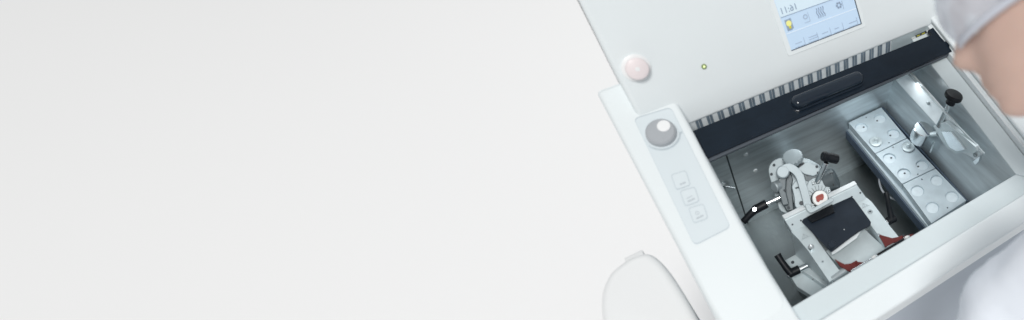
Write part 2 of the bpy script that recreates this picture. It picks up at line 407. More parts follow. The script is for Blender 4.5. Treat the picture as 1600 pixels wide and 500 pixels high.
# small indicator and the pale emergency button
c0 = on(1100, 104, CPL())
bm = N(); lathe(bm, c0, NC, [(0, 0), (0.0042, 0), (0.0042, 0.0012), (0.0034, 0.0016), (0, 0.0016)], 24)
led = link('indicator_lamp', bm, M_GREEN, cry)
bm = N(); lathe(bm, c0 + NC * 0.0016, NC, [(0, 0), (0.0020, 0), (0.0016, 0.0008), (0, 0.001)], 20); link('lens', bm, M_LED, led)
c0 = on(994, 106, CPL())
bm = N(); lathe(bm, c0, NC, [(0, 0), (0.0205, 0), (0.0205, 0.003), (0.0185, 0.004), (0, 0.004)], 40)
eb = link('emergency_button', bm, M_PALEWHITE, cry)
bm = N(); lathe(bm, c0 + NC * 0.004, NC, [(0, 0), (0.009, 0), (0.009, 0.003), (0.0155, 0.004), (0.0165, 0.007), (0.0155, 0.010), (0.010, 0.012), (0, 0.0125)], 40)
mh = link('mushroom_head', bm, M_PINK, eb)
bm = N(); lathe(bm, c0 + NC * 0.0162, NC, [(0, 0), (0.0035, 0), (0.003, 0.0005), (0, 0.0006)], 16); link('centre_dot', bm, M_PALEWHITE, mh)

# shoulder that rises from the front rim to the console, left of the mouth
P = pts_on(PSL(), [(1036, 138), (1062, 165), (1085, 208), (1125, 286), (1165, 360), (1200, 420), (1231, 472)])

y0_, y1_ = P[-1].y, 0.41
def psy(x, y): return Vector((x, y, 0.0215 + math.tan(TS) * y))
P[0] = psy(P[1].x + 0.001, y1_)
P = P + [psy(P[-1].x - 0.012, y0_ - 0.010), psy(XL + 0.004, y0_ - 0.010), psy(XL + 0.001, 0.05), psy(XL + 0.001, y1_)]
bm = N(); prism(bm, P, -NO * 0.055); link('shoulder', bm, M_BODY, cry, bevel=0.009, seg=4)
# control strip on the left rim
cp = slab('control_panel', [(990, 185), (1048, 167), (1142, 355), (1085, 384)], PSL(0.0010), 0.002, M_PANEL, cry, rad=0.008)
def ring(name, px, pl, wd, m, parent, rad):
    P = rounded(pts_on(pl, px), rad); n = len(P); c = sum(P, Vector()) / n
    bm = N()
    for i in range(n):
        a, b = P[i], P[(i + 1) % n]
        if (a - b).length < 1e-6: continue
        ia = a + (c - a).normalized() * wd; ib = b + (c - b).normalized() * wd
        prism(bm, [a, b, ib, ia], pl[0] * 0.0003)
    return link(name, bm, m, parent, smooth=False)
ring('panel_outline', [(990, 185), (1048, 167), (1142, 355), (1085, 384)], PSL(0.0011), 0.0012, M_LINE, cp, 0.008)
kc = on(1034, 210, PSL(0.0012))
bm = N(); lathe(bm, kc, NS, [(0, 0), (0.0252, 0), (0.0252, 0.002), (0, 0.002)], 48)
kn = link('speed_knob', bm, M_PANEL, cp)
bm = N(); kcap = on(1034, 207, PSL(0.0097))
lathe(bm, kc + NS * 0.002, NS, [(0, 0), (0.0222, 0), (0.0224, 0.002), (0.0215, 0.009), (0.0190, 0.0115), (0, 0.0122)], 48)
kd = link('dial', bm, M_PALEKNOB, kn)
kp = on(1037, 197, PSL(0.0150))
bm = N(); lathe(bm, kp, NS, [(0, 0), (0.0094, 0), (0.0094, 0.0012), (0.006, 0.0016), (0, 0.0012)], 28); link('finger_cap', bm, M_PALEWHITE, kn)
bm = N()
for k in range(22):
    a = math.radians(200 + k * 6.5)
    u = Vector((1, 0, 0)); v = Vector((0, math.cos(TS), math.sin(TS)))
    a2 = a + math.radians(6.5); r0, r1 = 0.0258, 0.0264 + k * 0.00006
    if k == 21: r1 += 0.002
    prism(bm, [kc + (u * math.cos(t) + v * math.sin(t)) * q for q, t in ((r0, a), (r1, a), (r1, a2), (r0, a2))], NS * 0.0004)
link('dial_scale', bm, M_LINE, kn, smooth=False)
for i, (u, v) in enumerate(((1063.5, 281), (1077.5, 306.5), (1091, 333))):
    px = [(u - 15.5, v - 8), (u + 8, v - 15), (u + 15.5, v + 8), (u - 7, v + 16)]
    kb = slab('key', px, PSL(0.0019), 0.0009, M_PALEWHITE if False else M_PANEL, cp, rad=0.004, bevel=0.0003)
    ring('key_outline', px, PSL(0.0020), 0.0009, M_LINE, kb, 0.004)
    bm = N(); e1 = Vector((1, 0, 0)); e2 = Vector((0, math.cos(TS), math.sin(TS)))
    c = on(u + 3, v + 6, PSL(0.0021))
    for k in range(5):
        if i == 0 and k in (0,): continue
        h = (0.0021, 0.0026, 0.0018, 0.0026, 0.0022)[k]
        prism(bm, [c + e1 * (-0.0055 + k * 0.0022) + e2 * -0.001, c + e1 * (-0.0055 + k * 0.0022 + 0.0014) + e2 * -0.001,
                   c + e1 * (-0.0055 + k * 0.0022 + 0.0014) + e2 * (h - 0.001), c + e1 * (-0.0055 + k * 0.0022) + e2 * (h - 0.001)], NS * 0.0003)
    if i == 1: prism(bm, [c + e1 * -0.005 + e2 * 0.005, c + e1 * 0.004 + e2 * 0.005, c + e1 * 0.004 + e2 * 0.0056, c + e1 * -0.005 + e2 * 0.0056], NS * 0.0003)
    if i == 2:
        for k in range(8):
            a = k * math.pi / 4; cc = c + e2 * 0.0075 - e1 * 0.001
            prism(bm, [cc + (e1 * math.cos(t) + e2 * math.sin(t)) * q for q, t in ((0.0022, a), (0.0028, a), (0.0028, a + 0.6), (0.0022, a + 0.6))], NS * 0.0003)
    link('key_mark', bm, M_MARK, kb, smooth=False)

# rounded guard of the hand wheel on the left side of the machine
bm = N()
gp_ = smoothline([(-0.1195, -0.10, 0), (-0.1200, 0.0, 0), (-0.1215, 0.09, 0), (-0.1250, 0.145, 0), (-0.1310, 0.182, 0), (-0.1400, 0.205, 0), (-0.1560, 0.214, 0), (-0.1800, 0.213, 0), (-0.2080, 0.200, 0), (-0.2300, 0.160, 0), (-0.2400, 0.08, 0), (-0.2420, -0.10, 0)], 4)
prism(bm, gp_, (0, 0, -0.24)); hw = link('hand_wheel_guard', bm, M_PALEWHITE, cry, bevel=0.013, seg=5, angle=60)
bm = N(); box(bm, (-0.176, 0.205, -0.020), (-0.148, 0.2185, -0.004)); link('latch', bm, M_LATCH, hw, bevel=0.002)

# steel chamber
def sheet(name, pts, m, parent, th, bevel=0.0):
    bm = N(); n = (pts[1] - pts[0]).cross(pts[2] - pts[0]).normalized(); prism(bm, pts, n * th); return link(name, bm, m, parent, bevel)
ZF = -0.275
XW = 0.405
V = Vector
bwall = sheet('chamber_back', [V((0.0475, 0.352, 0.075)), V((XW + 0.06, 0.352, 0.075)), V((XW + 0.06, 0.352, ZF - 0.02)), V((0.0475, 0.352, ZF - 0.02))], M_STEEL, cry, -0.004)
bw2 = sheet('chamber_back_panel', [V((-0.06, 0.350, 0.075)), V((0.0448, 0.350, 0.075)), V((0.0448, 0.350, ZF - 0.02)), V((-0.06, 0.350, ZF - 0.02))], M_STEEL, cry, -0.004)
bm = N(); box(bm, (0.0440, 0.347, ZF - 0.02), (0.0482, 0.3495, 0.074)); link('seam_strip', bm, M_DARK, cry)
bm = N(); nn = 14
def wallpt(s, q, o=0.0):
    a = OP(0.46, s, -0.003); yb_ = a.y
    b = V((XW, yb_, -0.12)); c = V((XW - 0.002, yb_, ZF - 0.02))
    p = a.lerp(b, min(q, 1.0)) if q <= 1 else b.lerp(c, q - 1)
    return p + V((-o, 0, 0))
grid = []
for i in range(nn + 1):
    s = 0.36 * i / nn - 0.002
    grid.append([bm.verts.new(wallpt(s, q)) for q in (0, 0.25, 0.5, 0.75, 0.92, 1, 1.1, 2)])
for A_, B_ in zip(grid, grid[1:]):
    for k in range(len(A_) - 1): bm.faces.new((A_[k], A_[k + 1], B_[k + 1], B_[k]))
link('chamber_side', bm, M_STEEL, cry, angle=70)
bm = N(); box(bm, (-0.012, -0.004, ZF - 0.02), (-0.006, 0.349, -0.016)); link('chamber_side', bm, M_STEEL, cry)
bm = N(); box(bm, (-0.0055, -0.008, ZF - 0.02), (0.455, -0.004, -0.020)); link('chamber_front', bm, M_STEEL, cry)
bm = N(); box(bm, (-0.03, -0.02, ZF - 0.026), (0.47, 0.37, ZF)); link('chamber_floor', bm, M_STEELF, cry)
# round corner between back and side wall
bm = N()
cc = V((XW - 0.03, 0.322, 0))
# stage under the knife holder
bm = N(); box(bm, (0.060, 0.0, ZF + 0.001), (0.260, 0.145, -0.1715)); link('stage', bm, M_STEELF, cry, bevel=0.003)
for u, v in ((1165, 241), (1180, 266), (1204, 350), (1180, 366), (1120, 262)):
    bm = N(); p = on(u, v, YP(0.349)); lathe(bm, p + V((0, 0.003, 0)), (0, -1, 0), [(0, 0), (0.0056, 0), (0.0056, 0.002), (0.004, 0.0052), (0, 0.006)], 20)
    sc_ = link('screw', bm, M_ALUB, cry)
# small latch plate on the left of the back wall
p = on(1129, 292, YP(0.345))
bm = N(); lathe(bm, p + V((0, 0.006, 0)), (0, -1, 0), [(0, 0), (0.018, 0), (0.018, 0.003), (0.015, 0.005), (0, 0.005)], 32); lt = link('sensor_cover', bm, M_SHELF, cry)
bm = N(); cyl(bm, p + V((0.004, -0.004, 0.004)), p + V((0.02, -0.012, -0.006)), 0.0016); cyl(bm, p + V((0.003, 0, 0.012)), p + V((0.003, -0.005, 0.012)), 0.004); link('pin', bm, M_BRIGHT, lt)

# vent grille between the window and the console
bm = N(); box(bm, (-0.02, 0.3372, 0.045), (0.50, 0.3420, 0.0935))
vg = link('vent_grille', bm, M_FIN, cry)
bm = N(); pitch = 0.01922
for k in range(21):
    x = 0.0179 + k * pitch
    for a, b_ in ((-0.0052, -0.0005), (0.0004, 0.0050)): box(bm, (x + a, 0.3366, 0.05), (x + b_, 0.3371, 0.0930))
link('slot_pattern', bm, M_SLOT, vg, smooth=False)
bm = N(); box(bm, (x + 0.008, 0.3366, 0.05), (0.499, 0.3371, 0.0930)); link('blank_panel', bm, M_ALU, vg, smooth=False)
lb = slab('warning_label', [(1424, 60), (1450, 47), (1456, 62), (1431, 74)], YP(0.3342), 0.0008, M_WHITE, cry)
bm = N()
prism(bm, pts_on(YP(0.3339), [(1430, 55.5), (1447, 48), (1448.5, 51.5), (1431.5, 59)]), (0, 0.0003, 0)); link('label_print', bm, M_DARK, lb, smooth=False)
bm = N()
for px in ([(1432.5, 56), (1437, 54), (1437.5, 55.3), (1433, 57.2)], [(1440, 52.7), (1445, 50.5), (1445.5, 52), (1440.5, 54.1)]):
    prism(bm, pts_on(YP(0.3336), px), (0, 0.0002, 0))
link('label_print', bm, M_YEL, lb, smooth=False)

# ---- the sliding window with its black frame and grip
win = slab('sliding_window', [(1062, 212), (1462, 51), (1494, 77), (1088, 250)], OPL(0.0185), 0.010, M_NAVY, cry, bevel=0.0022, seg=3)
bm = N(); prism(bm, pts_on(OPL(0.0180), [(1450, 47), (1462, 40.5), (1495, 76), (1487, 81)]), -NO * 0.009); link('end_cap', bm, M_NAVY, win, bevel=0.001)
bm = N(); prism(bm, pts_on(OPL(0.0125), [(1104, 245), (1490, 76), (1493, 80.5), (1106, 253)]), -NO * 0.007); link('window_seal', bm, M_SEAL, win, bevel=0.001)
# raised bevel strip along the lower half of the frame
bm = N()
a0, a1 = on(1092, 222, OPL(0.0188)), on(1477, 66, OPL(0.0188)); b0, b1 = on(1104.5, 246, OPL(0.0188)), on(1491, 77, OPL(0.0188))
quad_pts = [a0, a1, b1, b0]
loft(bm, [a0 + NO * 0.0035, a1 + NO * 0.0035, b1 - NO * 0.002, b0 - NO * 0.002], [a0 - NO * 0.006, a1 - NO * 0.006, b1 - NO * 0.006, b0 - NO * 0.006])
link('frame_chamfer', bm, M_NAVY, win)
h0, h1 = on(1247, 158, OPL(0.029)), on(1339, 121, OPL(0.029)); hx = (h1 - h0).normalized(); hy = NO.cross(hx).normalized()
bm = N()
def stadium(c0, c1, r_, n=12):
    out = []
    for k in range(n + 1): a = math.pi / 2 + math.pi * k / n; out.append(c0 + (hx * math.cos(a) + hy * math.sin(a)) * r_)
    for k in range(n + 1): a = -math.pi / 2 + math.pi * k / n; out.append(c1 + (hx * math.cos(a) + hy * math.sin(a)) * r_)
    return out
lv = [(0.0120, -0.012), (0.0124, -0.003), (0.0116, 0.002), (0.0094, 0.0052), (0.0055, 0.0068)]
rings = [[bm.verts.new(p + NO * h) for p in stadium(h0, h1, r_)] for r_, h in lv]
for A_, B_ in zip(rings, rings[1:]):
    n = len(A_)
    for i in range(n): bm.faces.new((A_[i], B_[i], B_[(i + 1) % n], A_[(i + 1) % n]))
bm.faces.new(rings[-1][::-1]); bm.faces.new(rings[0])
gr = link('grip', bm, M_GRIP, win, angle=50)
bm = N(); rg = [[bm.verts.new(p + NO * h) for p in stadium(h0, h1, r_)] for r_, h in ((0.0150, -0.0135), (0.0150, -0.0082), (0.0130, -0.0072))]
for A_, B_ in zip(rg, rg[1:]):
    n = len(A_)
    for i in range(n): bm.faces.new((A_[i], B_[i], B_[(i + 1) % n], A_[(i + 1) % n]))
bm.faces.new(rg[-1][::-1]); bm.faces.new(rg[0]); link('grip_rim', bm, M_NAVY, gr, angle=50)

# ================================================================== cold shelf with its wells
ZS = -0.096
sh = empty('freezing_shelf', (0.355, 0.19, ZF)); tag(sh, 'long metal cold shelf with twelve round wells and dark blue sides inside the chamber', 'freezing shelf')
def zp(px, z=ZS): return pts_on(ZP(z), px)
cFL, cFR, cNL, cNR = (1325, 191.5), (1377, 167), (1455, 350), (1511, 313.5)
m1 = ((1367.5, 240.5), (1417.5, 215.5)); m2 = ((1409.5, 288), (1462, 262.5))
wells = {'far': [(1375, 185), (1346, 199), (1396.5, 208.5), (1368, 221)], 'mid': [(1419, 229), (1389.5, 247), (1441, 257.5), (1412.5, 271)], 'near': [(1433.5, 298), (1464, 281.5), (1457, 324), (1487.5, 307)]}
dots = {'far': [(1370.5, 189), (1349.5, 199), (1391, 212)], 'mid': [(1392.5, 247), (1434.5, 260.5), (1413.5, 271)], 'near': []}
pins = {'far': [(1353.5, 183), (1389, 223)], 'mid': [(1395.5, 230), (1434, 272)], 'near': [(1440.5, 280), (1480.5, 324.5)]}
secs = {'far': [cFL, cFR, m1[1], m1[0]], 'mid': [m1[0], m1[1], m2[1], m2[0]], 'near': [m2[0], m2[1], cNR, cNL]}
for nm, px in secs.items():
    P = zp(px); c = sum(P, Vector()) / 4
    P = [p + (c - p).normalized() * (0.0014 if nm != 'near' else 0.0018) for p in P]
    bm = N(); th = 0.020
    prism(bm, P, (0, 0, -th))
    o = link('well_block', bm, M_SHELF, sh)
    cs = []
    for (u, v) in wells[nm]:
        b_ = N(); q = on(u, v, ZP(ZS)); R_ = 0.0134
        if nm == 'near': lathe(b_, q + V((0, 0, 0.002)), (0, 0, -1), [(0, 0), (R_ + 0.0006, 0), (R_ - 0.001, 0.0055), (0, 0.0055)], 40)
        else: lathe(b_, q + V((0, 0, 0.002)), (0, 0, -1), [(0, 0), (R_ + 0.0004, 0), (R_ - 0.0005, 0.0062), (0, 0.0062)], 40)
        cs.append(b_)
    for (u, v) in dots[nm]:
        b_ = N(); q = on(u, v, ZP(ZS - 0.004)); lathe(b_, q + V((0, 0, 0.004)), (0, 0, -1), [(0, 0), (0.0024, 0), (0.0024, 0.013), (0, 0.013)], 16); cs.append(b_)
    for (u, v) in pins[nm]:
        b_ = N(); q = on(u, v, ZP(ZS)); lathe(b_, q + V((0, 0, 0.004)), (0, 0, -1), [(0, 0), (0.0019, 0), (0.0019, 0.008), (0, 0.008)], 12); cs.append(b_)
    cut(o, cs)
    for (u, v) in wells[nm]:
        b2 = N(); q = on(u, v, ZP(ZS)); dz = 0.0034 if nm == 'near' else 0.0041
        lathe(b2, q + V((0, 0, -dz)), (0, 0, 1), [(0, 0), (0.0118, 0), (0.0118, 0.0003), (0.0108, 0.0006), (0, 0.0006)], 36)
        link('well_floor', b2, M_WELL, o)
    for (u, v) in dots[nm] + pins[nm]:
        b2 = N(); q = on(u, v, ZP(ZS - 0.004 if (u, v) in dots[nm] else ZS)); lathe(b2, q + V((0, 0, 0.0008 if (u, v) in dots[nm] else -0.0032)), (0, 0, 1), [(0, 0), (0.0023 if (u, v) in dots[nm] else 0.0018, 0), (0.0018, 0.0006), (0, 0.0006)], 12)
        link('pin_hole', b2, M_DARK, o)
# metal skirt below the blocks, and the dark insulated tray that flares out
full = zp([cFL, cFR, cNR, cNL]); c = sum(full, Vector()) / 4
bm = N()
a = [p + (p - c).normalized() * -0.001 + V((0, 0, -0.0203)) for p in full]
b_ = [p + (p - c).normalized() * 0.004 + V((0, 0, -0.028)) for p in full]
loft(bm, a, b_)
link('shelf_skirt', bm, M_SHELF, sh, bevel=0.0008)
bm = N()
a = [p + V((0, 0, -0.0283)) + V(((-0.004 if i in (0, 3) else 0.007), (0.012 if i in (0, 1) else -0.002), 0)) for i, p in enumerate(full)]
b_ = [p + V((0, 0, -0.052)) + V(((-0.006 if i in (0, 3) else 0.006), (0.010 if i in (0, 1) else -0.001), 0)) for i, p in enumerate(full)]
loft(bm, a, b_); link('insulated_tray', bm, M_INSUL, sh, bevel=0.0015)
# raised dark lip round the back and wall side of the shelf
bm = N()
xr, yf = full[1].x, full[1].y
prism(bm, [V((full[0].x - 0.006, yf + 0.002, -0.1)), V((xr + 0.006, yf + 0.002, -0.1)), V((xr + 0.006, yf + 0.0055, -0.1)), V((full[0].x - 0.006, yf + 0.0055, -0.1))], (0, 0, -0.0275))
prism(bm, [V((xr + 0.0022, full[2].y, -0.100)), V((xr + 0.006, full[2].y, -0.100)), V((xr + 0.006, yf + 0.0015, -0.100)), V((xr + 0.0022, yf + 0.0015, -0.100))], (0, 0, -0.0275))
link('tray_lip', bm, M_INSUL, sh)
bm = N(); box(bm, (0.362, 0.12, ZF + 0.001), (0.392, 0.30, -0.1485)); link('shelf_support', bm, M_STEELF, sh)
bm = N(); tube(bm, smoothline([on(1377, 272, ZP(-0.135)), on(1374, 284, ZP(-0.150)), on(1380, 300, ZP(-0.165)), on(1394, 310, ZP(-0.165)), on(1412, 318, ZP(-0.155))]), 0.0022, 10)
link('shelf_cable', bm, M_CABLE, sh)

# specimen discs on the shelf
def disc(u, v, label):
    q = on(u, v, ZP(ZS)); root = empty('specimen_disc', q); tag(root, label, 'specimen disc', 'specimen discs standing on the cold shelf')
    bm = N(); lathe(bm, q + V((0, 0, -0.0035)), (0, 0, 1), [(0, 0), (0.0118, 0), (0.0118, 0.003), (0.0125, 0.0035), (0.0125, 0.0048), (0, 0.0048)], 40); link('foot_ring', bm, M_DARK, root)
    bm = N(); lathe(bm, q + V((0, 0, 0.0014)), (0, 0, 1), [(0, 0), (0.0130, 0), (0.0132, 0.0008), (0.0132, 0.0024), (0.0124, 0.0030), (0.0085, 0.0032), (0.0080, 0.0026), (0.0045, 0.0026), (0, 0.0026)], 44); link('plate', bm, M_ALU, root)
    bm = N(); lathe(bm, q + V((0, 0, 0.004)), (0, 0, 1), [(0, 0), (0.0046, 0), (0.0048, 0.003), (0.0040, 0.0036), (0.0040, 0.0092), (0.0032, 0.0102), (0.0015, 0.0104), (0.0014, 0.0088), (0, 0.0088)], 28)
    st = link('stub', bm, M_ALU, root)
disc(1368.5, 222.5, 'round aluminium specimen disc on the far block of the shelf, clear of the chrome weight')
disc(1419, 231, 'round aluminium specimen disc on the shelf right under the chrome weight')

# ================================================================== rail with heat extractor on the right wall
hx_root = empty('heat_extractor', (0.43, 0.2, -0.05)); tag(hx_root, 'bright metal rail on the chamber wall with a chrome weight and black knob', 'heat extractor')
def wp(u, v, x): return on(u, v, XP(x))
RX = 0.421
nw = V((-1, 0, 0))
rp = [wp(u, v, RX) for u, v in ((1404, 118), (1424, 108), (1536, 241), (1529, 250), (1524, 243))]
bm = N(); P = [wp(u, v, RX) for u, v in ((1398, 124), (1421, 112), (1534, 240), (1524, 251), (1519, 246), (1502, 238))]
prism(bm, P, (0.004, 0, 0)); rail = link('rail', bm, M_ALUB, hx_root, bevel=0.0012)
bm = N(); cyl(bm, wp(1410, 106, RX - 0.004), wp(1538, 240, RX - 0.004), 0.0020); link('rail_edge', bm, M_ALU, rail)
bm = N(); P = [wp(u, v, RX - 0.0005) for u, v in ((1524, 250), (1536, 240), (1534, 250), (1528, 255.5))]; prism(bm, P, (-0.007, 0, 0)); link('rail_stop', bm, M_BRIGHT, rail, bevel=0.001)
bm = N(); q = wp(1451, 161, RX - 0.001); cyl(bm, q, q + V((-0.003, 0, 0)), 0.0040, ch=0.0008); link('screw', bm, M_ALUD, rail)
bm = N(); q = wp(1524, 242, RX - 0.001); cyl(bm, q, q + V((-0.003, 0, 0)), 0.0042, ch=0.0008); link('screw', bm, M_ALUD, rail)
bm = N(); P = [wp(u, v, RX - 0.010) for u, v in ((1458, 197), (1466, 194), (1477, 191), (1492, 203), (1507, 215), (1524, 230), (1527, 236), (1521, 240), (1505, 238), (1493, 240), (1480, 231), (1468, 215))]
prism(bm, P, (0.009, 0, 0)); arm = link('bracket', bm, M_ALU, hx_root, bevel=0.0009)
bm = N(); P = [wp(u, v, RX - 0.0145) for u, v in ((1470, 205), (1486, 206), (1500, 222), (1508, 234), (1494, 237), (1482, 229))]
prism(bm, P, (0.005, 0, 0)); link('bracket_boss', bm, M_BRIGHT, arm, bevel=0.0009)
kz = RX - 0.010
k0 = wp(1466.5, 198, kz); kdir = (V(RM[0]) * 0.34 - V(RM[1]) * 0.72 - V(RM[2]) * 0.58).normalized(); k1 = k0 + kdir * 0.058
bm = N(); cyl(bm, k0, k1, 0.0055, ch=0.0005); rod = link('rod', bm, M_CHROME, hx_root)
kax = kdir
bm = N(); lathe(bm, k1 - kax * 0.002, kax, [(0, 0), (0.0088, 0), (0.0094, 0.002), (0.0090, 0.0105), (0.0105, 0.0125), (0.0165, 0.0135), (0.0178, 0.0155), (0.0178, 0.0205), (0.0162, 0.0232), (0.009, 0.0245), (0, 0.0248)], 36)
link('black_knob', bm, M_BLACK, hx_root)
t0 = on(1443, 201, ZP(-0.034)); t1 = t0 + (V((0, 0, -1)) * 0.85 - V(RM[0]) * 0.20).normalized() * 0.036
ax = (t1 - t0).normalized(); L = (t1 - t0).length
bm = N(); lathe(bm, t0, ax, [(0, 0), (0.0188, 0), (0.0200, 0.001), (0.0200, L * 0.72), (0.0180, L * 0.74), (0.0180, L - 0.001), (0.017, L), (0, L)], 48)
wt = link('chrome_weight', bm, M_BRIGHT, hx_root)
sl = N(); u_, v_, a_ = basis(ax); dd = (on(1458, 214, ZP(-0.045)) - on(1436, 190, ZP(-0.045))); dd = (dd - ax * dd.dot(ax)).normalized(); pp = ax.cross(dd)
prism(sl, [t0 - ax * 0.0003 + dd * a + pp * b for a, b in ((-0.0175, -0.0016), (0.0175, -0.0016), (0.0175, 0.0016), (-0.0175, 0.0016))], ax * 0.002)
link('slot', sl, M_INSUL, wt, smooth=False)
bm = N(); cyl(bm, t0 + ax * 0.028 + V((0.012, 0.0, 0)), k0 + V((0.002, 0, -0.022)), 0.0050); link('swing_arm', bm, M_ALU, hx_root)
q0 = on(1460, 222, ZP(-0.06)); q1 = on(1454, 238, ZP(-0.085))
bm = N(); cyl(bm, q0, q1, 0.0024); link('lift_pin', bm, M_BRIGHT, hx_root)

# ================================================================== knife holder
ZK = -0.06
kh = empty('knife_holder', (0.15, 0.09, -0.172)); tag(kh, 'grey metal knife holder with dark smoked guard plate and red blade guards', 'knife holder')
def kp_(px, z=ZK): return pts_on(ZP(z), px)
PB = -0.150
# base plate and slide bar
bm = N(); P = [V((0.045, 0.155, PB)), V((0.045, 0.095, PB)), V((0.085, 0.0, PB)), V((0.262, 0.0, PB)), V((0.262, 0.07, PB)), V((0.235, 0.155, PB))]
prism(bm, P, (0, 0, -0.020)); base = link('base', bm, M_ALU, kh, bevel=0.002)
bm = N(); q = V((0.062, 0.142, PB)); cyl(bm, q + V((0, 0, -0.001)), q + V((0, 0, 0.0015)), 0.003); link('screw', bm, M_DARK, base)
bm = N(); P = [on(u, v, ZP(-0.135)) for u, v in ((1251, 421), (1259, 414), (1302, 440), (1293, 450))]; prism(bm, P, (0, 0, -0.015)); link('slide_bar', bm, M_ALU, kh, bevel=0.002)
# side plates: top strip px, drop
def side(px_out, px_in, drops, name='side_plate'):
    """outer edge and inner edge of the top face as pixel runs at ZK; drops = depth under each station"""
    bm = N(); O_ = kp_(px_out); I_ = kp_(px_in); n = len(O_)
    ot = [bm.verts.new(p) for p in O_]; it = [bm.verts.new(p) for p in I_]
    ob = [bm.verts.new(p + V((0, 0, -d_))) for p, d_ in zip(O_, drops)]; ib = [bm.verts.new(p + V((0, 0, -d_))) for p, d_ in zip(I_, drops)]
    for i in range(n - 1):
        bm.faces.new((ot[i], ot[i + 1], it[i + 1], it[i])); bm.faces.new((ob[i], ib[i], ib[i + 1], ob[i + 1]))
        bm.faces.new((ot[i], ob[i], ob[i + 1], ot[i + 1])); bm.faces.new((it[i], it[i + 1], ib[i + 1], ib[i]))
    bm.faces.new((ot[0], it[0], ib[0], ob[0])); bm.faces.new((ot[-1], ob[-1], ib[-1], it[-1]))
    return link(name, bm, M_ALU, kh, bevel=0.0008)
lp = side([(1236, 362), (1247, 373), (1262, 391), (1280, 417), (1293.5, 437), (1296, 441)], [(1261, 350), (1268, 361), (1281, 380), (1298, 404), (1310, 420), (1315, 426)], [0.088, 0.082, 0.068, 0.040, 0.018, 0.014])
rp_ = side([(1354, 308.5), (1362, 315), (1375, 332), (1389, 351), (1402, 367), (1412, 380)], [(1333, 318), (1341, 325), (1354, 343), (1368, 362), (1381, 379), (1390, 391)], [0.086, 0.080, 0.066, 0.050, 0.035, 0.025])
# recessed outer panel of the left side plate
# back cross beam with its raised edge
bm = N()
top = [(1224.5, 341.5), (1337, 286.5)]
zt = -0.040
A0, A1 = on(1226, 344, ZP(zt)), on(1339.5, 289.5, ZP(zt)); A0.z = A1.z = zt
B0, B1 = on(1237.5, 362.5, ZP(ZK)), on(1354.5, 309.5, ZP(ZK))
bk = V((0, 0.007, 0))
bm = N()
loft(bm, [A0, A0 + bk, B0 + V((0, 0.028, -0.02)), B0 + V((0, 0.004, -0.02)), B0], [A1, A1 + bk, B1 + V((0, 0.028, -0.02)), B1 + V((0, 0.004, -0.02)), B1])
beam = link('cross_beam', bm, M_ALU, kh, bevel=0.0015, seg=3)
bm = N(); e = (A1 - A0).normalized()
prism(bm, [A0 + V((0, 0.001, 0.0002)), A1 + V((0, 0.001, 0.0002)), A1 + V((0, 0.010, 0.0002)), A0 + V((0, 0.010, 0.0002))], (0, 0, 0.003)); link('beam_edge', bm, M_ALUB, beam, bevel=0.001)
for t_ in (0.05, 0.16, 0.85, 0.97):
    p = A0.lerp(A1, t_).lerp(B0.lerp(B1, t_), 0.52); bm = N(); cyl(bm, p + V((0, 0.001, -0.001)), p + V((0, -0.001, 0.0015)), 0.0016, seg=12); link('pin_hole', bm, M_DARK, beam)
# engraved warning triangles
def tri(u, v, s, parent):
    bm = N(); c = on(u, v, ZP(ZK + 0.0002)); w_ = 0.0006; R_ = s
    e1 = V((0.98, -0.05, 0)).normalized(); e2 = V((0.05, 0.98, 0)).normalized()
    P = [c + e2 * R_, c - e2 * R_ * 0.6 - e1 * R_, c - e2 * R_ * 0.6 + e1 * R_]
    for i in range(3):
        a, b = P[i], P[(i + 1) % 3]; n_ = V((0, 0, 1)).cross((b - a).normalized()) * w_; prism(bm, [a, b, b + n_, a + n_], (0, 0, 0.0003))
    prism(bm, [c - e1 * 0.0005 - e2 * 0.001, c + e1 * 0.0005 - e2 * 0.001, c + e1 * 0.0003 + e2 * R_ * 0.5, c - e1 * 0.0003 + e2 * R_ * 0.5], (0, 0, 0.0003))
    prism(bm, [c + e2 * -R_ * 0.9 - e1 * 0.009, c + e2 * -R_ * 0.9 + e1 * 0.009, c + e2 * -R_ * 0.85 + e1 * 0.009, c + e2 * -R_ * 0.85 - e1 * 0.009], (0, 0, 0.0003))
    link('warning_mark', bm, M_ALUD, parent, smooth=False)
tri(1257, 369, 0.0055, lp); tri(1350.5, 320.5, 0.0055, rp_)
def screw_at(u, v, z, r_, parent, h=0.0012):
    bm = N(); q = on(u, v, ZP(z)); lathe(bm, q - V((0, 0, 0.001)), (0, 0, 1), [(0, 0), (r_, 0), (r_, 0.001 + h), (r_ * 0.8, 0.0014 + h), (r_ * 0.45, 0.0014 + h), (r_ * 0.42, h), (0, h)], 24)
    s_ = link('screw', bm, M_ALUD, parent); bm = N(); lathe(bm, q + V((0, 0, h - 0.0008)), (0, 0, 1), [(0, 0), (r_ * 0.40, 0), (r_ * 0.4, 0.0003), (0, 0.0003)], 12); link('socket', bm, M_DARK, s_)
screw_at(1359.5, 331, ZK, 0.0046, rp_); screw_at(1285.5, 409, ZK, 0.0018, lp); screw_at(1270, 436, ZK - 0.03, 0.0016, lp)
bm = N(); q = on(1268, 390, ZP(ZK)); lathe(bm, q, (0, 0, 1), [(0, 0), (0.0042, 0), (0.0036, 0.003), (0.0036, 0.0075), (0.0052, 0.008), (0.0052, 0.0105), (0.0045, 0.0115), (0.002, 0.0115), (0.002, 0.010), (0, 0.010)], 28)
kn_ = link('clamp_pin', bm, M_BRIGHT, lp)
# bed between the side plates
bm = N(); P = kp_([(1290, 392), (1345, 352), (1392, 396), (1330, 436)], -0.078); prism(bm, P, (0, 0, -0.03)); link('bed', bm, M_ALU, kh, bevel=0.001)
bm = N(); P = kp_([(1260, 352), (1338, 316), (1366, 352), (1296, 402)], -0.083); prism(bm, P, (0, 0, -0.02)); link('bed_back', bm, M_ALUD, kh)
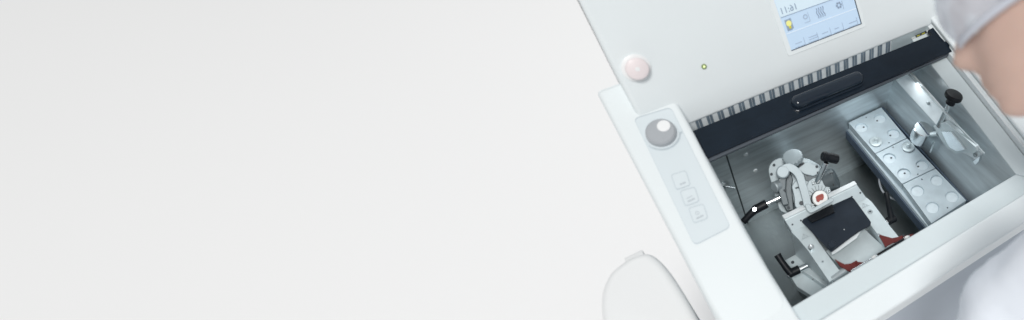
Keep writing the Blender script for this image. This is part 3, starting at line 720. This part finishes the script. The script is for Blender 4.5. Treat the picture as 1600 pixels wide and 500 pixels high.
# dark guard plate
gp = slab('guard_plate', [(1252.5, 346), (1256, 340), (1273, 333), (1300, 319.5), (1304, 313), (1314, 308.5), (1319, 311), (1329, 306.5), (1334, 309.5), (1361, 346.5), (1360, 352), (1341, 362), (1318, 379), (1299.5, 393.5), (1296, 391), (1262, 355.5)], ZP(-0.050), 0.003, M_COVER, kh, bevel=0.0010, rad=0.002)
slab('blade_clamp', [(1261, 338.5), (1300.5, 318.5), (1304, 331), (1268, 347)], ZP(-0.0445), 0.004, M_BLACK, kh, bevel=0.0006)
bm = N(); q = on(1319, 359, ZP(-0.0498)); cyl(bm, q, q + V((0, 0, 0.001)), 0.0012, seg=12); link('rivet', bm, M_BRIGHT, gp)
bm = N(); P = kp_([(1299, 393.8), (1304, 391), (1330, 371), (1345, 361), (1338, 372), (1308, 393.5), (1300, 398)], -0.054); prism(bm, P, (0, 0, -0.002)); link('lever_blade', bm, M_ALUB, kh, bevel=0.0003)
bm = N(); q = on(1300.5, 386, ZP(-0.053)); lathe(bm, q, (0, 0, 1), [(0, 0), (0.0062, 0), (0.0070, 0.002), (0.0070, 0.008), (0.0060, 0.0095), (0.0028, 0.0098), (0, 0.0098)], 28)
link('side_knob', bm, M_COVER, kh)
# red blade guards
bm = N(); P = rounded(kp_([(1372, 365), (1378, 367.5), (1394, 372), (1404, 370), (1411, 367), (1413, 368.5), (1428, 365), (1424, 370), (1410, 376), (1395, 379), (1383, 385.5), (1380, 379)], -0.057), 0.0012); prism(bm, P, (0, 0, -0.004)); rg1 = link('blade_guard', bm, M_RED, kh, bevel=0.0006)
bm = N(); P = rounded(kp_([(1304, 404.5), (1308, 407), (1320, 413), (1330, 411.5), (1336, 408), (1338, 406.5), (1340, 409), (1350, 410), (1358, 408), (1352, 414), (1338, 419), (1328, 424), (1322, 421), (1312, 415)], -0.057), 0.0012); prism(bm, P, (0, 0, -0.004)); rg2 = link('blade_guard', bm, M_RED, kh, bevel=0.0006)
bm = N(); q = on(1373, 367, ZP(-0.0565)); lathe(bm, q, (0, 0, 1), [(0, 0), (0.0022, 0), (0.0022, 0.002), (0.001, 0.003), (0, 0.003)], 16); link('pivot', bm, M_BRIGHT, rg1)
bm = N(); q = on(1411.5, 368.5, ZP(-0.0565)); lathe(bm, q, (0, 0, 1), [(0, 0), (0.002, 0), (0.002, 0.002), (0.001, 0.003), (0, 0.003)], 16); link('pivot', bm, M_DARK, rg1)
bm = N(); q = on(1337.5, 410, ZP(-0.0565)); lathe(bm, q, (0, 0, 1), [(0, 0), (0.002, 0), (0.002, 0.002), (0.001, 0.003), (0, 0.003)], 16); link('pivot', bm, M_RED, rg2)
r0, r1 = on(1330, 424, ZP(-0.052)), on(1421, 369, ZP(-0.052))
bm = N(); cyl(bm, r0, r1, 0.0020); gb = link('guard_bar', bm, M_BRIGHT, kh)
bm = N(); cyl(bm, r0.lerp(r1, 0.44), r0.lerp(r1, 0.90), 0.0030); link('bar_sleeve', bm, M_BLACK, gb)
for t_ in (0.38, 0.95): 
    bm = N(); cyl(bm, r0.lerp(r1, t_ - 0.03), r0.lerp(r1, t_ + 0.03), 0.0034, ch=0.0005); link('bar_collar', bm, M_ICE, gb)
bm = N(); cyl(bm, on(1299, 438, ZP(-0.068)), on(1322, 421.5, ZP(-0.068)), 0.0085, ch=0.001); hk = link('hinge', bm, M_ALUD, kh)
bm = N(); q = on(1299, 438, ZP(-0.068)); cyl(bm, q, q + (q - on(1322, 421.5, ZP(-0.068))).normalized() * 0.0015, 0.006); link('hinge_cap', bm, M_ALU, hk)
# clamping levers
def lever(shaft0, shaft1, hub0, hub1, pts, rads, name='clamp_lever'):
    bm = N(); cyl(bm, hub0, hub1, 0.0078, ch=0.001); tube(bm, smoothline(pts, 5), [rads[min(int(i / 5), len(rads) - 1)] + (rads[min(int(i / 5) + 1, len(rads) - 1)] - rads[min(int(i / 5), len(rads) - 1)]) * (i % 5) / 5 for i in range((len(pts) - 1) * 5 + 1)], 14)
    o = link(name, bm, M_BLACK, kh)
    bm = N(); cyl(bm, shaft0, shaft1, 0.0052, ch=0.0006); link('shaft', bm, M_BRIGHT, o)
    return o
zl = -0.112
lever(on(1247, 422, ZP(zl)), on(1262, 415, ZP(zl)), on(1233, 428, ZP(zl)), on(1249, 420.5, ZP(zl)),
      [on(1236, 427, ZP(zl + 0.001)), on(1229, 419, ZP(zl + 0.008)), on(1221, 408, ZP(zl + 0.016)), on(1214.5, 398, ZP(zl + 0.022))], [0.0072, 0.0062, 0.0056, 0.0066, 0.006])
bm = N(); q = on(1233, 430, ZP(zl)); cyl(bm, q, q + V((-0.003, -0.002, 0)), 0.003); link('screw', bm, M_BRIGHT, kh)
lever(on(1376, 352, ZP(-0.10)), on(1390, 346, ZP(-0.10)), on(1386, 346.5, ZP(-0.10)), on(1399, 340, ZP(-0.10)),
      [on(1393, 343, ZP(-0.099)), on(1390, 327, ZP(-0.085)), on(1387, 311, ZP(-0.07)), on(1384.5, 300, ZP(-0.062))], [0.0070, 0.0058, 0.0050, 0.0056, 0.005])

# ================================================================== specimen head
sp = empty('swivel_clamp', (0.16, 0.28, -0.16)); tag(sp, 'light grey swivelling specimen head with white knurled knob, graduated scale and red tissue block', 'specimen head')
NH = V((-0.12, -0.52, 0.84)).normalized(); PH = on(1281, 310, ZP(-0.035))
def HP(h=0.0): return (NH, PH + NH * h)
def hslab(name, px, h, th, m, parent, bevel=0.001, rad=0.003, seg=3): return slab(name, px, HP(h), th, m, parent, bevel=bevel, rad=rad, seg=seg)
def zx(pts): return [(1190 + a * 0.22, 225 + b * 0.22) for a, b in pts]     # measured on an enlarged view
# back yoke plate
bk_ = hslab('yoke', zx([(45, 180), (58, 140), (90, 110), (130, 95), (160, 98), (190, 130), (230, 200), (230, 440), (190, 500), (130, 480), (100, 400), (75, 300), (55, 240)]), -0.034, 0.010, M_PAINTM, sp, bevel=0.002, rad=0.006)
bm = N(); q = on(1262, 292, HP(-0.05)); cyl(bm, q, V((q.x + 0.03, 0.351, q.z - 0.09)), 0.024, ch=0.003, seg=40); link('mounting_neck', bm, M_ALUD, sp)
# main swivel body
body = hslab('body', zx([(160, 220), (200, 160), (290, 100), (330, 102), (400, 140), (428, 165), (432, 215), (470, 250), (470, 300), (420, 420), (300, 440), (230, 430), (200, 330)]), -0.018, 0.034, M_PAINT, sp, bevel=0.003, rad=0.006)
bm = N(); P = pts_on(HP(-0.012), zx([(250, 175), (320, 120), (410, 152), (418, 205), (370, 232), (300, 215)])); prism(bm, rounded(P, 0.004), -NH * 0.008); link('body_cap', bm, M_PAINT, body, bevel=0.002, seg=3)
bm = N(); P = pts_on(HP(-0.0165), zx([(300, 210), (420, 212), (440, 250), (400, 290), (310, 260)])); prism(bm, rounded(P, 0.002), -NH * 0.004); link('body_cavity_shade', bm, M_PAINTD, body, bevel=0.001)  # dark slab on the body, painting the shade of a cavity
# right side drum
d0 = on(1303, 279, HP(-0.016)); ad = (V((0.90, -0.28, 0.33))).normalized()
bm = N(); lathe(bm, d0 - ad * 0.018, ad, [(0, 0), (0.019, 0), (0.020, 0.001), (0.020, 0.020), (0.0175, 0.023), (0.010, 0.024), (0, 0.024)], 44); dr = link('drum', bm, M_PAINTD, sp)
hslab('drum_mark', zx([(492, 210), (500, 208), (515, 295), (508, 300)]), 0.0005, 0.0012, M_BLACK, dr, bevel=0, rad=0)
hslab('drum_mark', zx([(482, 206), (508, 200), (510, 207), (484, 213)]), 0.0007, 0.0012, M_BLACK, dr, bevel=0, rad=0)
# fan shaped scale plate
sc = hslab('scale_plate', zx([(318, 300), (335, 262), (372, 240), (420, 250), (478, 290), (490, 322), (482, 352), (455, 380), (440, 440), (340, 440), (330, 360)]), -0.004, 0.010, M_PAINT, sp, bevel=0.0012, rad=0.002)
bm = N(); cpx = V((412, 385)); 
for k, ang in enumerate((-165, -145, -128, -112, -95, -78, -62, -46)):
    a = math.radians(ang); r0, r1 = 58, 92; w_ = 1.6
    dx, dy = math.cos(a), math.sin(a); nx, ny = -dy, dx
    q = [(412 + dx * r0 + nx * w_, 385 + dy * r0 + ny * w_), (412 + dx * r1 + nx * w_, 385 + dy * r1 + ny * w_), (412 + dx * r1 - nx * w_, 385 + dy * r1 - ny * w_), (412 + dx * r0 - nx * w_, 385 + dy * r0 - ny * w_)]
    prism(bm, pts_on(HP(-0.0035), zx(q)), -NH * 0.0007)
link('scale_lines', bm, M_DARK, sc, smooth=False)
bm = N()
for k, ang in enumerate((-170, -150, -118, -100, -72, -52)):
    a = math.radians(ang); q = on(*zx([(412 + math.cos(a) * 103, 385 + math.sin(a) * 108)])[0], HP(-0.0038)); lathe(bm, q, NH, [(0, 0), (0.0012, 0), (0.001, 0.0005), (0, 0.0005)], 8)
link('scale_numbers', bm, M_DARK, sc)
for (a, b) in ((372, 272), (474, 333)):
    bm = N(); q = on(*zx([(a, b)])[0], HP(-0.004)); lathe(bm, q, NH, [(0, 0), (0.0042, 0), (0.0042, 0.0012), (0.0034, 0.0018), (0, 0.0018)], 24); s_ = link('screw', bm, M_ALUD, sc)
    bm = N(); e1, e2, _ = basis(NH)
    for t_ in (0, math.pi / 2):
        x_ = e1 * math.cos(t_) + e2 * math.sin(t_); y_ = e2 * math.cos(t_) - e1 * math.sin(t_)
        prism(bm, [q + NH * 0.0018 + x_ * a_ + y_ * b_ for a_, b_ in ((-0.003, -0.0005), (0.003, -0.0005), (0.003, 0.0005), (-0.003, 0.0005))], NH * (0.0003 + 0.0001 * (t_ > 0)))
    link('screw_slot', bm, M_DARK, s_, smooth=False)
# specimen chuck with frozen tissue
q = on(1280.5, 311, HP(-0.003))
bm = N(); lathe(bm, q, NH, [(0, 0), (0.0160, 0), (0.0160, 0.004), (0.0150, 0.005), (0, 0.005)], 44); ch = link('chuck', bm, M_BLACK, sp)
q = on(1281, 310, HP(0.003))
bm = N(); lathe(bm, q, NH, [(0, 0), (0.0140, 0), (0.0140, 0.005), (0.0128, 0.0066), (0, 0.0070)], 44); ic = link('specimen_block', bm, M_ICE, ch)
bm = N(); P = pts_on(HP(0.0113), [(1274.5, 307.5), (1278, 305), (1284, 302.5), (1286.5, 303), (1287.5, 308), (1286, 312.5), (1281.5, 313), (1279.5, 316), (1276, 315)]); prism(bm, rounded(P, 0.0012), -NH * 0.002); link('tissue', bm, M_TISSUE, ic, bevel=0.0004)
# knurled white knob on top
q = on(1239.5, 249.5, HP(-0.006)); ak = V((-0.05, 0.10, 1.0)).normalized()
bm = N(); u_, v_, a_ = basis(ak); seg = 80
prof = [(0.0, 0), (0.0165, 0), (0.0180, 0.001), (0.0180, 0.0085), (0.0168, 0.0102), (0.0150, 0.0108), (0, 0.0112)]
rings = []
for r_, h in prof:
    if r_ == 0: rings.append([bm.verts.new(q + a_ * h)]); continue
    rings.append([bm.verts.new(q + a_ * h + (u_ * math.cos(2 * math.pi * i / seg) + v_ * math.sin(2 * math.pi * i / seg)) * (r_ * (1 + (0.045 * math.cos(i * 2 * math.pi * 16 / seg) if 0.017 < r_ else 0)))) for i in range(seg)])
for A_, B_ in zip(rings, rings[1:]):
    for i in range(seg):
        j = (i + 1) % seg
        if len(A_) == 1: bm.faces.new((A_[0], B_[i], B_[j]))
        elif len(B_) == 1: bm.faces.new((A_[i], B_[0], A_[j]))
        else: bm.faces.new((A_[i], B_[i], B_[j], A_[j]))
link('knurled_knob', bm, M_PAINT, sp, angle=14)
bm = N(); cyl(bm, q - ak * 0.018, q + ak * 0.001, 0.010); link('knob_neck', bm, M_PAINTD, sp)
# side cheek, arch arm
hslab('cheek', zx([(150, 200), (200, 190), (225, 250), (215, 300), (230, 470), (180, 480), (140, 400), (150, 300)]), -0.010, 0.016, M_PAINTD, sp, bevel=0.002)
hslab('cheek_plate', zx([(213, 300), (240, 258), (280, 290), (300, 370), (300, 400), (310, 455), (262, 470), (236, 440), (232, 380)]), 0.000, 0.012, M_PAINT, sp, bevel=0.0015)
bm = N(); qq = on(*zx([(282, 420)])[0], HP(0.0005)); lathe(bm, qq, NH, [(0, 0), (0.0038, 0), (0.0038, 0.001), (0.003, 0.0016), (0, 0.0016)], 20); link('screw', bm, M_DARK, sp)
bm = N(); cyl(bm, on(*zx([(240, 313)])[0], HP(0.006)), on(*zx([(292, 298)])[0], HP(0.006)), 0.0010, seg=10); link('pin', bm, M_DARK, sp)
arch = zx([(140, 195), (178, 168), (212, 172), (245, 196), (272, 235), (292, 300), (312, 370), (328, 440)])
bm = N(); tw = 0.0085
AP = smoothline([on(u, v, HP(0.012)) for u, v in arch], 5); rr = []
sec = []
for i, p in enumerate(AP):
    t_ = (AP[min(i + 1, len(AP) - 1)] - AP[max(i - 1, 0)]).normalized(); s_ = t_.cross(NH).normalized()
    wd = tw * 0.80
    sec.append([bm.verts.new(p + s_ * wd + NH * 0.0035), bm.verts.new(p - s_ * wd + NH * 0.0035), bm.verts.new(p - s_ * wd - NH * 0.0035), bm.verts.new(p + s_ * wd - NH * 0.0035)])
for A_, B_ in zip(sec, sec[1:]):
    for k in range(4): bm.faces.new((A_[k], B_[k], B_[(k + 1) % 4], A_[(k + 1) % 4]))
bm.faces.new(sec[0]); bm.faces.new(sec[-1][::-1])
ar = link('arch_arm', bm, M_PAINT, sp, bevel=0.0007, seg=2, angle=50)
bm = N(); q = on(*zx([(148, 205)])[0], HP(-0.004)); cyl(bm, q, q + NH * 0.020, 0.0115, ch=0.002, seg=36); link('arm_boss', bm, M_PAINT, ar)
hslab('arm_foot', zx([(306, 430), (345, 425), (362, 458), (500, 378), (512, 392), (512, 404), (372, 482), (345, 490), (322, 470)]), 0.0175, 0.006, M_PAINT, ar, bevel=0.001, rad=0.002)
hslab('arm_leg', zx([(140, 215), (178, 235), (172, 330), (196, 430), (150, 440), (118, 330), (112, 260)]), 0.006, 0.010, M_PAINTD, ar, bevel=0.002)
bm = N(); q = on(1211, 292, HP(0.004)); av = V((-0.85, -0.2, 0.35)).normalized(); cyl(bm, q - av * 0.010, q + av * 0.003, 0.0098, ch=0.0015, seg=32); link('pivot_cap', bm, M_ALUD, sp)
for (a, b) in ((285, 140), (392, 160), (402, 205), (70, 215), (88, 150), (92, 400), (165, 330), (190, 450)):
    bm = N(); q = on(*zx([(a, b)])[0], HP(-0.0095 if b < 230 and a > 200 else (-0.0338 if a < 100 else 0.0062))); lathe(bm, q, NH, [(0, 0), (0.0026, 0), (0.0026, 0.0010), (0.0014, 0.0013), (0, 0.0006)], 16); link('screw', bm, M_DARK, sp)
hslab('body_gap_shade', zx([(262, 150), (300, 128), (306, 140), (270, 166)]), -0.0112, 0.001, M_DARK, body, bevel=0, rad=0)  # dark strips laid on the body as the shade of gaps
hslab('body_gap_shade', zx([(318, 216), (405, 214), (398, 226), (322, 228)]), -0.0155, 0.0012, M_DARK, body, bevel=0, rad=0)
# lever with shaft and black handle at the left
s0, s1 = on(1220, 308, HP(-0.004)), on(1197, 318.5, HP(-0.004))
bm = N(); cyl(bm, s0, s1, 0.0048, ch=0.0005); lv_ = link('lever_shaft', bm, M_CHROME, sp)
s2 = on(1178, 328.5, HP(-0.004)); s3 = on(1161, 347, HP(-0.008))
bm = N(); cyl(bm, s1 + (s0 - s1) * 0.05, s2, 0.0080, ch=0.0012); tube(bm, smoothline([s2 + (s1 - s2) * 0.2, s2.lerp(s3, 0.35), s2.lerp(s3, 0.7), s3], 4), [0.0075, 0.0072, 0.0068, 0.0066, 0.0064, 0.0062, 0.006, 0.006, 0.006, 0.006, 0.006, 0.006, 0.005], 14)
link('lever_handle', bm, M_BLACK, lv_)
bm = N(); q = on(1179, 327, HP(0.004)); cyl(bm, q, q + NH * 0.0015, 0.0030); link('screw', bm, M_BRIGHT, lv_)
# clamp rod with black knob at the right
r0, r1 = on(1277, 284, HP(0.0)), on(1291, 254, HP(0.030))
bm = N(); cyl(bm, r0, r1, 0.0052, ch=0.0006); rd = link('clamp_rod', bm, M_CHROME, sp)
ka, kb_ = on(1284.5, 243.5, HP(0.036)), on(1309, 249, HP(0.026))
c_ = (ka + kb_) / 2
bm = N(); lathe(bm, ka, kb_ - ka, [(0, 0), (0.0070, 0), (0.0086, 0.0015), (0.0090, 0.006), (0.0082, 0.008), (0.0082, 0.014), (0.0090, 0.0165), (0.0088, (kb_ - ka).length - 0.0015), (0.0072, (kb_ - ka).length), (0, (kb_ - ka).length)], 32); link('rod_knob', bm, M_BLACK, rd)

# ================================================================== person leaning in from the right
per = empty('person', (0.60, -0.62, -0.9)); tag(per, 'person in white lab coat and clear safety goggles leaning over the machine', 'person')
CR, CD, CF = V(RM[0]), V(RM[1]), V(RM[2])
HF = (CR * -0.86 + CD * 0.44 + CF * 0.22).normalized()          # the way the face looks: down to the left
HU = (CR * -0.45 + CD * -0.89); HU = (HU - HF * HU.dot(HF)).normalized()
HS = HF.cross(HU)
HC = along(1634, -12, 0.555)
def hp(fx, ux, sx): return HC + HF * fx + HU * ux + HS * sx

def skin_mesh(name, verts, edges, radii, m, parent, root=0, sub=2):
    off = world_off(parent); me = bpy.data.meshes.new(name); me.from_pydata([tuple(Vector(v) - off) for v in verts], edges, [])
    o = bpy.data.objects.new(name, me); COL.objects.link(o); o.parent = parent
    md = o.modifiers.new('skin', 'SKIN'); md.use_smooth_shade = True
    for i, r_ in enumerate(radii):
        sv = me.skin_vertices[0].data[i]; sv.radius = r_ if isinstance(r_, tuple) else (r_, r_); sv.use_root = (i == root)
    sb = o.modifiers.new('sub', 'SUBSURF'); sb.levels = sub; sb.render_levels = sub
    bpy.context.view_layer.update(); mod_apply(o); o.data.materials.clear(); o.data.materials.append(m)
    for p in o.data.polygons: p.use_smooth = True
    return o
pelvis = V((0.56, -0.66, -0.05)); waist = V((0.54, -0.60, 0.08)); chest = V((0.49, -0.37, 0.28)); neckb = V((0.455, -0.215, 0.405))
headb = hp(-0.045, -0.06, 0)
shL = along(1700, 385, 0.60); shR = V((0.64, -0.32, 0.30))
elL = along(1554, 510, 0.66); wrL = along(1575, 720, 0.72); elR = V((0.76, -0.24, 0.10)); wrR = V((0.72, -0.06, 0.07))
knL = V((0.48, -0.62, -0.44)); ftL = V((0.48, -0.66, -0.84)); knR = V((0.68, -0.62, -0.44)); ftR = V((0.68, -0.66, -0.84)); toL = V((0.47, -0.52, -0.87)); toR = V((0.69, -0.52, -0.87))
# body: head shape is added to the same mesh
vb = [pelvis, waist, chest, neckb, headb]; eb_ = [(0, 1), (1, 2), (2, 3), (3, 4)]; rb = [(0.12, 0.09), (0.11, 0.08), (0.13, 0.09), 0.055, 0.05]
def add(p, par, r_): vb.append(p); rb.append(r_); eb_.append((par, len(vb) - 1)); return len(vb) - 1
for sh_, el, wr in ((shL, elL, wrL), (shR, elR, wrR)):
    a = add(sh_, 2, 0.05); b_ = add(el, a, 0.036); c_ = add(wr, b_, 0.022)
for hipo, kn0, ft0, to0 in ((V((-0.07, 0, -0.05)), knL, ftL, toL), (V((0.07, 0, -0.05)), knR, ftR, toR)):
    a = add(pelvis + hipo, 0, 0.075); b_ = add(kn0, a, 0.052); c_ = add(ft0, b_, 0.036); add(to0, c_, 0.03)
bodyo = skin_mesh('body', vb, eb_, rb, M_SKIN, per)
# hands: palm and five fingers, slightly curled
def hand(wr, el, side):
    d_ = (wr - el).normalized(); up = V((0, 0, 1)); s_ = d_.cross(up).normalized(); n_ = s_.cross(d_)
    vs = [wr, wr + d_ * 0.04, wr + d_ * 0.075]; es = [(0, 1), (1, 2)]; rs = [(0.022, 0.017), (0.032, 0.014), (0.034, 0.012)]
    for k, L in enumerate((0.062, 0.072, 0.068, 0.052)):
        b0 = wr + d_ * 0.088 + s_ * (0.027 - 0.018 * k); vs.append(b0); rs.append(0.009); i0 = len(vs) - 1; es.append((2, i0))
        vs.append(b0 + d_ * L * 0.45 - n_ * 0.006); rs.append(0.0082); es.append((i0, i0 + 1)); vs.append(b0 + d_ * L * 0.75 - n_ * 0.024); rs.append(0.0075); es.append((i0 + 1, i0 + 2))
        vs.append(b0 + d_ * L * 0.85 - n_ * 0.042); rs.append(0.0065); es.append((i0 + 2, i0 + 3))
    i0 = len(vs); vs += [wr + d_ * 0.03 + s_ * 0.032 * side - n_ * 0.008, wr + d_ * 0.058 + s_ * 0.052 * side - n_ * 0.016, wr + d_ * 0.083 + s_ * 0.056 * side - n_ * 0.024]; rs += [0.012, 0.0098, 0.008]; es += [(1, i0), (i0, i0 + 1), (i0 + 1, i0 + 2)]
    return vs, es, rs
for wr, el, sd, lab in ((wrL, elL, 1, 0), (wrR, elR, -1, 1)):
    vs, es, rs = hand(wr, el, sd)
    h_ = skin_mesh('hand', vs, es, rs, M_SKIN, per, 0, 2)
    # joined into the body mesh so that the body stays one mesh
    bm = N(); bm.from_mesh(bodyo.data); n0 = len(bm.verts); bm.from_mesh(h_.data); bm.to_mesh(bodyo.data); bm.free(); hm = h_.data; bpy.data.objects.remove(h_); bpy.data.meshes.remove(hm)
# head
def g(x, c, s): return math.exp(-((x - c) / s) ** 2)
def head_point(n_, grow=0.0):
    fx, ux, sx = n_                                              # direction in face axes
    p = V((fx * 0.094, ux * 0.118, sx * 0.074))
    if ux < 0 and fx > 0: p.x *= 1 + 0.80 * ux * ux
    if ux < 0: p.z *= 1 - 0.26 * (-ux) ** 1.5; p.x *= 1 - 0.10 * (-ux)
    if fx < 0: p.x *= 1.03; p.y += 0.008 * max(0, ux)
    if fx < 0 and ux < 0: p.y *= 1 - 0.25 * (-fx) * (-ux) * 2
    if fx > 0:
        k = g(p.z, 0, 0.011)
        p.x += k * (0.021 * g(p.y, -0.022, 0.014) + 0.008 * g(p.y, -0.004, 0.016))     # nose
        p.x += g(p.z, 0, 0.020) * (0.006 * g(p.y, -0.052, 0.006) + 0.006 * g(p.y, -0.064, 0.006) - 0.004 * g(p.y, -0.058, 0.003))   # lips
        p.x += g(p.z, 0, 0.024) * 0.011 * g(p.y, -0.094, 0.016)                           # chin
        p.x += 0.006 * g(p.y, 0.022, 0.011) * g(abs(p.z), 0.022, 0.024)                 # brow
        p.x -= 0.010 * g(p.y, 0.004, 0.013) * g(abs(p.z), 0.031, 0.015)                 # eye sockets
    if grow: p = p * (1 + grow)
    return p
bm = N(); bmesh.ops.create_icosphere(bm, subdivisions=5, radius=1.0)
for v in bm.verts:
    p = head_point(tuple(v.co.normalized())); v.co = hp(p.x, p.y, p.z)
for sd in (1, -1):                                               # ears
    b2 = N(); bmesh.ops.create_icosphere(b2, subdivisions=3, radius=1.0)
    for v in b2.verts:
        q = v.co.copy(); q.x *= 0.017; q.y *= 0.031; q.z *= 0.006; q.y *= 1 - 0.2 * (q.y < 0); q.z += 0.35 * -q.x * 1.0 - 0.004 * math.exp(-((q.x / 0.009) ** 2 + (q.y / 0.018) ** 2))
        v.co = hp(-0.006 + q.x, -0.010 + q.y, sd * (0.074 + q.z))
    me_ = bpy.data.meshes.new('t'); b2.to_mesh(me_); b2.free(); bm.from_mesh(me_); bpy.data.meshes.remove(me_)
me_ = bpy.data.meshes.new('t'); off = world_off(per)
for v in bm.verts: v.co -= off
for fc in bm.faces: fc.smooth = True
bm.from_mesh(bodyo.data); bm.to_mesh(bodyo.data); bm.free()
for p in bodyo.data.polygons: p.use_smooth = True
# eyes and brows
for sd in (1, -1):
    bm = N(); bmesh.ops.create_uvsphere(bm, u_segments=24, v_segments=16, radius=0.0115)
    for v in bm.verts: q = v.co.copy(); v.co = hp(0.0745 + q.x, 0.003 + q.y, sd * 0.031 + q.z)
    ey = link('eye', bm, M_WHITE, per)
    bm = N(); lathe(bm, hp(0.0853, 0.002, sd * 0.031), HF, [(0, 0), (0.0052, 0), (0.003, 0.0012), (0, 0.0014)], 18); link('iris', bm, M_HAIR, ey)
# hair cap
bm = N(); bmesh.ops.create_icosphere(bm, subdivisions=5, radius=1.0)
for v in bm.verts:
    n_ = tuple(v.co.normalized()); p = head_point(n_, 0.075); v.co = p
dele = [v for v in bm.verts if (v.co.y < 0.045 + 0.9 * max(0, v.co.x - 0.02) and v.co.x > 0.012) or (v.co.y < -0.045)]
bmesh.ops.delete(bm, geom=dele, context='VERTS')
for v in bm.verts: v.co = hp(v.co.x + random.uniform(-1, 1) * 0.0006, v.co.y, v.co.z)
link('hair', bm, M_HAIR, per)
# goggles: wrap-round clear shield, side wings and strap
gog = None
bm = N(); rows = []
for j in range(9):
    u0 = -0.036 + 0.072 * j / 8; row = []
    for i in range(33):
        a = math.radians(-98 + 196 * i / 32); bulge = 1.0 - 0.10 * ((u0) / 0.036) ** 2
        row.append((0.010 + 0.100 * math.cos(a) * bulge, 0.024 + 0.85 * u0 * (1 - 0.15 * abs(math.sin(a)) ** 3), 0.083 * math.sin(a) * (1.0 - 0.02 * ((u0) / 0.036) ** 2)))
    rows.append([bm.verts.new(hp(*q)) for q in row])
for A_, B_ in zip(rows, rows[1:]):
    for i in range(32): bm.faces.new((A_[i], B_[i], B_[i + 1], A_[i + 1]))
gog = link('goggles', bm, M_GOG, per, angle=80)
sm = gog.modifiers.new('solid', 'SOLIDIFY'); sm.thickness = 0.0018
for rowi, nm in ((0, 'goggle_rim'), (8, 'goggle_rim')):
    bm = N(); u0 = -0.036 + 0.072 * rowi / 8; pp_ = []
    for i in range(33):
        a = math.radians(-98 + 196 * i / 32)
        pp_.append(hp(0.010 + 0.100 * math.cos(a) * 0.90, 0.024 + 0.85 * u0 * (1 - 0.15 * abs(math.sin(a)) ** 3), 0.083 * math.sin(a) * 0.98))
    tube(bm, pp_, 0.0036, 10); link(nm, bm, M_GOGF, gog)
for sd in (1, -1):
    bm = N()
    P = [hp(-0.002, 0.004, sd * 0.0845), hp(0.045, 0.0, sd * 0.0825), hp(0.045, 0.048, sd * 0.0825), hp(-0.002, 0.044, sd * 0.0845)]
    prism(bm, rounded(P, 0.01), HS * (0.002 * sd)); wg = link('side_wing', bm, M_GOGF, gog, bevel=0.0006)
    bm = N()
    for k in range(4): P0 = hp(0.034 - k * 0.010, 0.036, sd * 0.0866); cyl(bm, P0, P0 - HU * 0.024, 0.0022, seg=10)
    link('vent_slot', bm, M_MARKD, wg)
bm = N(); pp_ = []
for i in range(25):
    a = math.radians(95 + 170 * i / 24); pp_.append(hp(0.010 + 0.112 * math.cos(a), 0.024, 0.088 * math.sin(a)))
tube(bm, pp_, 0.0045, 8); link('strap', bm, M_GOGF, gog)
# coat
vc = [pelvis + V((0, 0, -0.30)), pelvis, waist, chest, neckb.lerp(chest, 0.25)]; ec = [(0, 1), (1, 2), (2, 3), (3, 4)]; rc = [(0.19, 0.15), (0.16, 0.13), (0.15, 0.12), (0.165, 0.125), 0.085]
def addc(p, par, r_): vc.append(p); rc.append(r_); ec.append((par, len(vc) - 1)); return len(vc) - 1
for sh_, el, wr in ((shL, elL, wrL), (shR, elR, wrR)):
    a = addc(sh_, 3, 0.076); b0 = addc(sh_.lerp(el, 0.5), a, 0.062); b_ = addc(el, b0, 0.068); b1 = addc(el.lerp(wr, 0.5), b_, 0.050); c_ = addc(wr - (wr - el).normalized() * 0.02, b1, 0.042)
coat = skin_mesh('lab_coat', vc, ec, rc, M_COAT, per, 1, 3)
# creases in the cloth
tx = bpy.data.textures.new('creases', 'CLOUDS'); tx.noise_scale = 0.075
dm = coat.modifiers.new('creases', 'DISPLACE'); dm.texture = tx; dm.strength = 0.030; dm.mid_level = 0.5
bm = N(); nc = (neckb - chest).normalized(); u_, v_, a_ = basis(headb - neckb)
for k in range(2):
    lathe(bm, neckb.lerp(headb, 0.05 + 0.0 * k), headb - neckb, [(0.078 - 0.004 * k, -0.02), (0.070 - 0.004 * k, 0.012), (0.068 - 0.004 * k, 0.034 - 0.002 * k)], 40)
link('collar', bm, M_COAT, per, angle=60)
vt = [pelvis, pelvis + V((-0.08, 0, -0.06)), knL, ftL + V((0, 0, 0.04)), pelvis + V((0.08, 0, -0.06)), knR, ftR + V((0, 0, 0.04))]
skin_mesh('trousers', vt, [(0, 1), (1, 2), (2, 3), (0, 4), (4, 5), (5, 6)], [(0.13, 0.11), 0.098, 0.072, 0.062, 0.098, 0.072, 0.062], M_TROUSER, per, 0, 2)
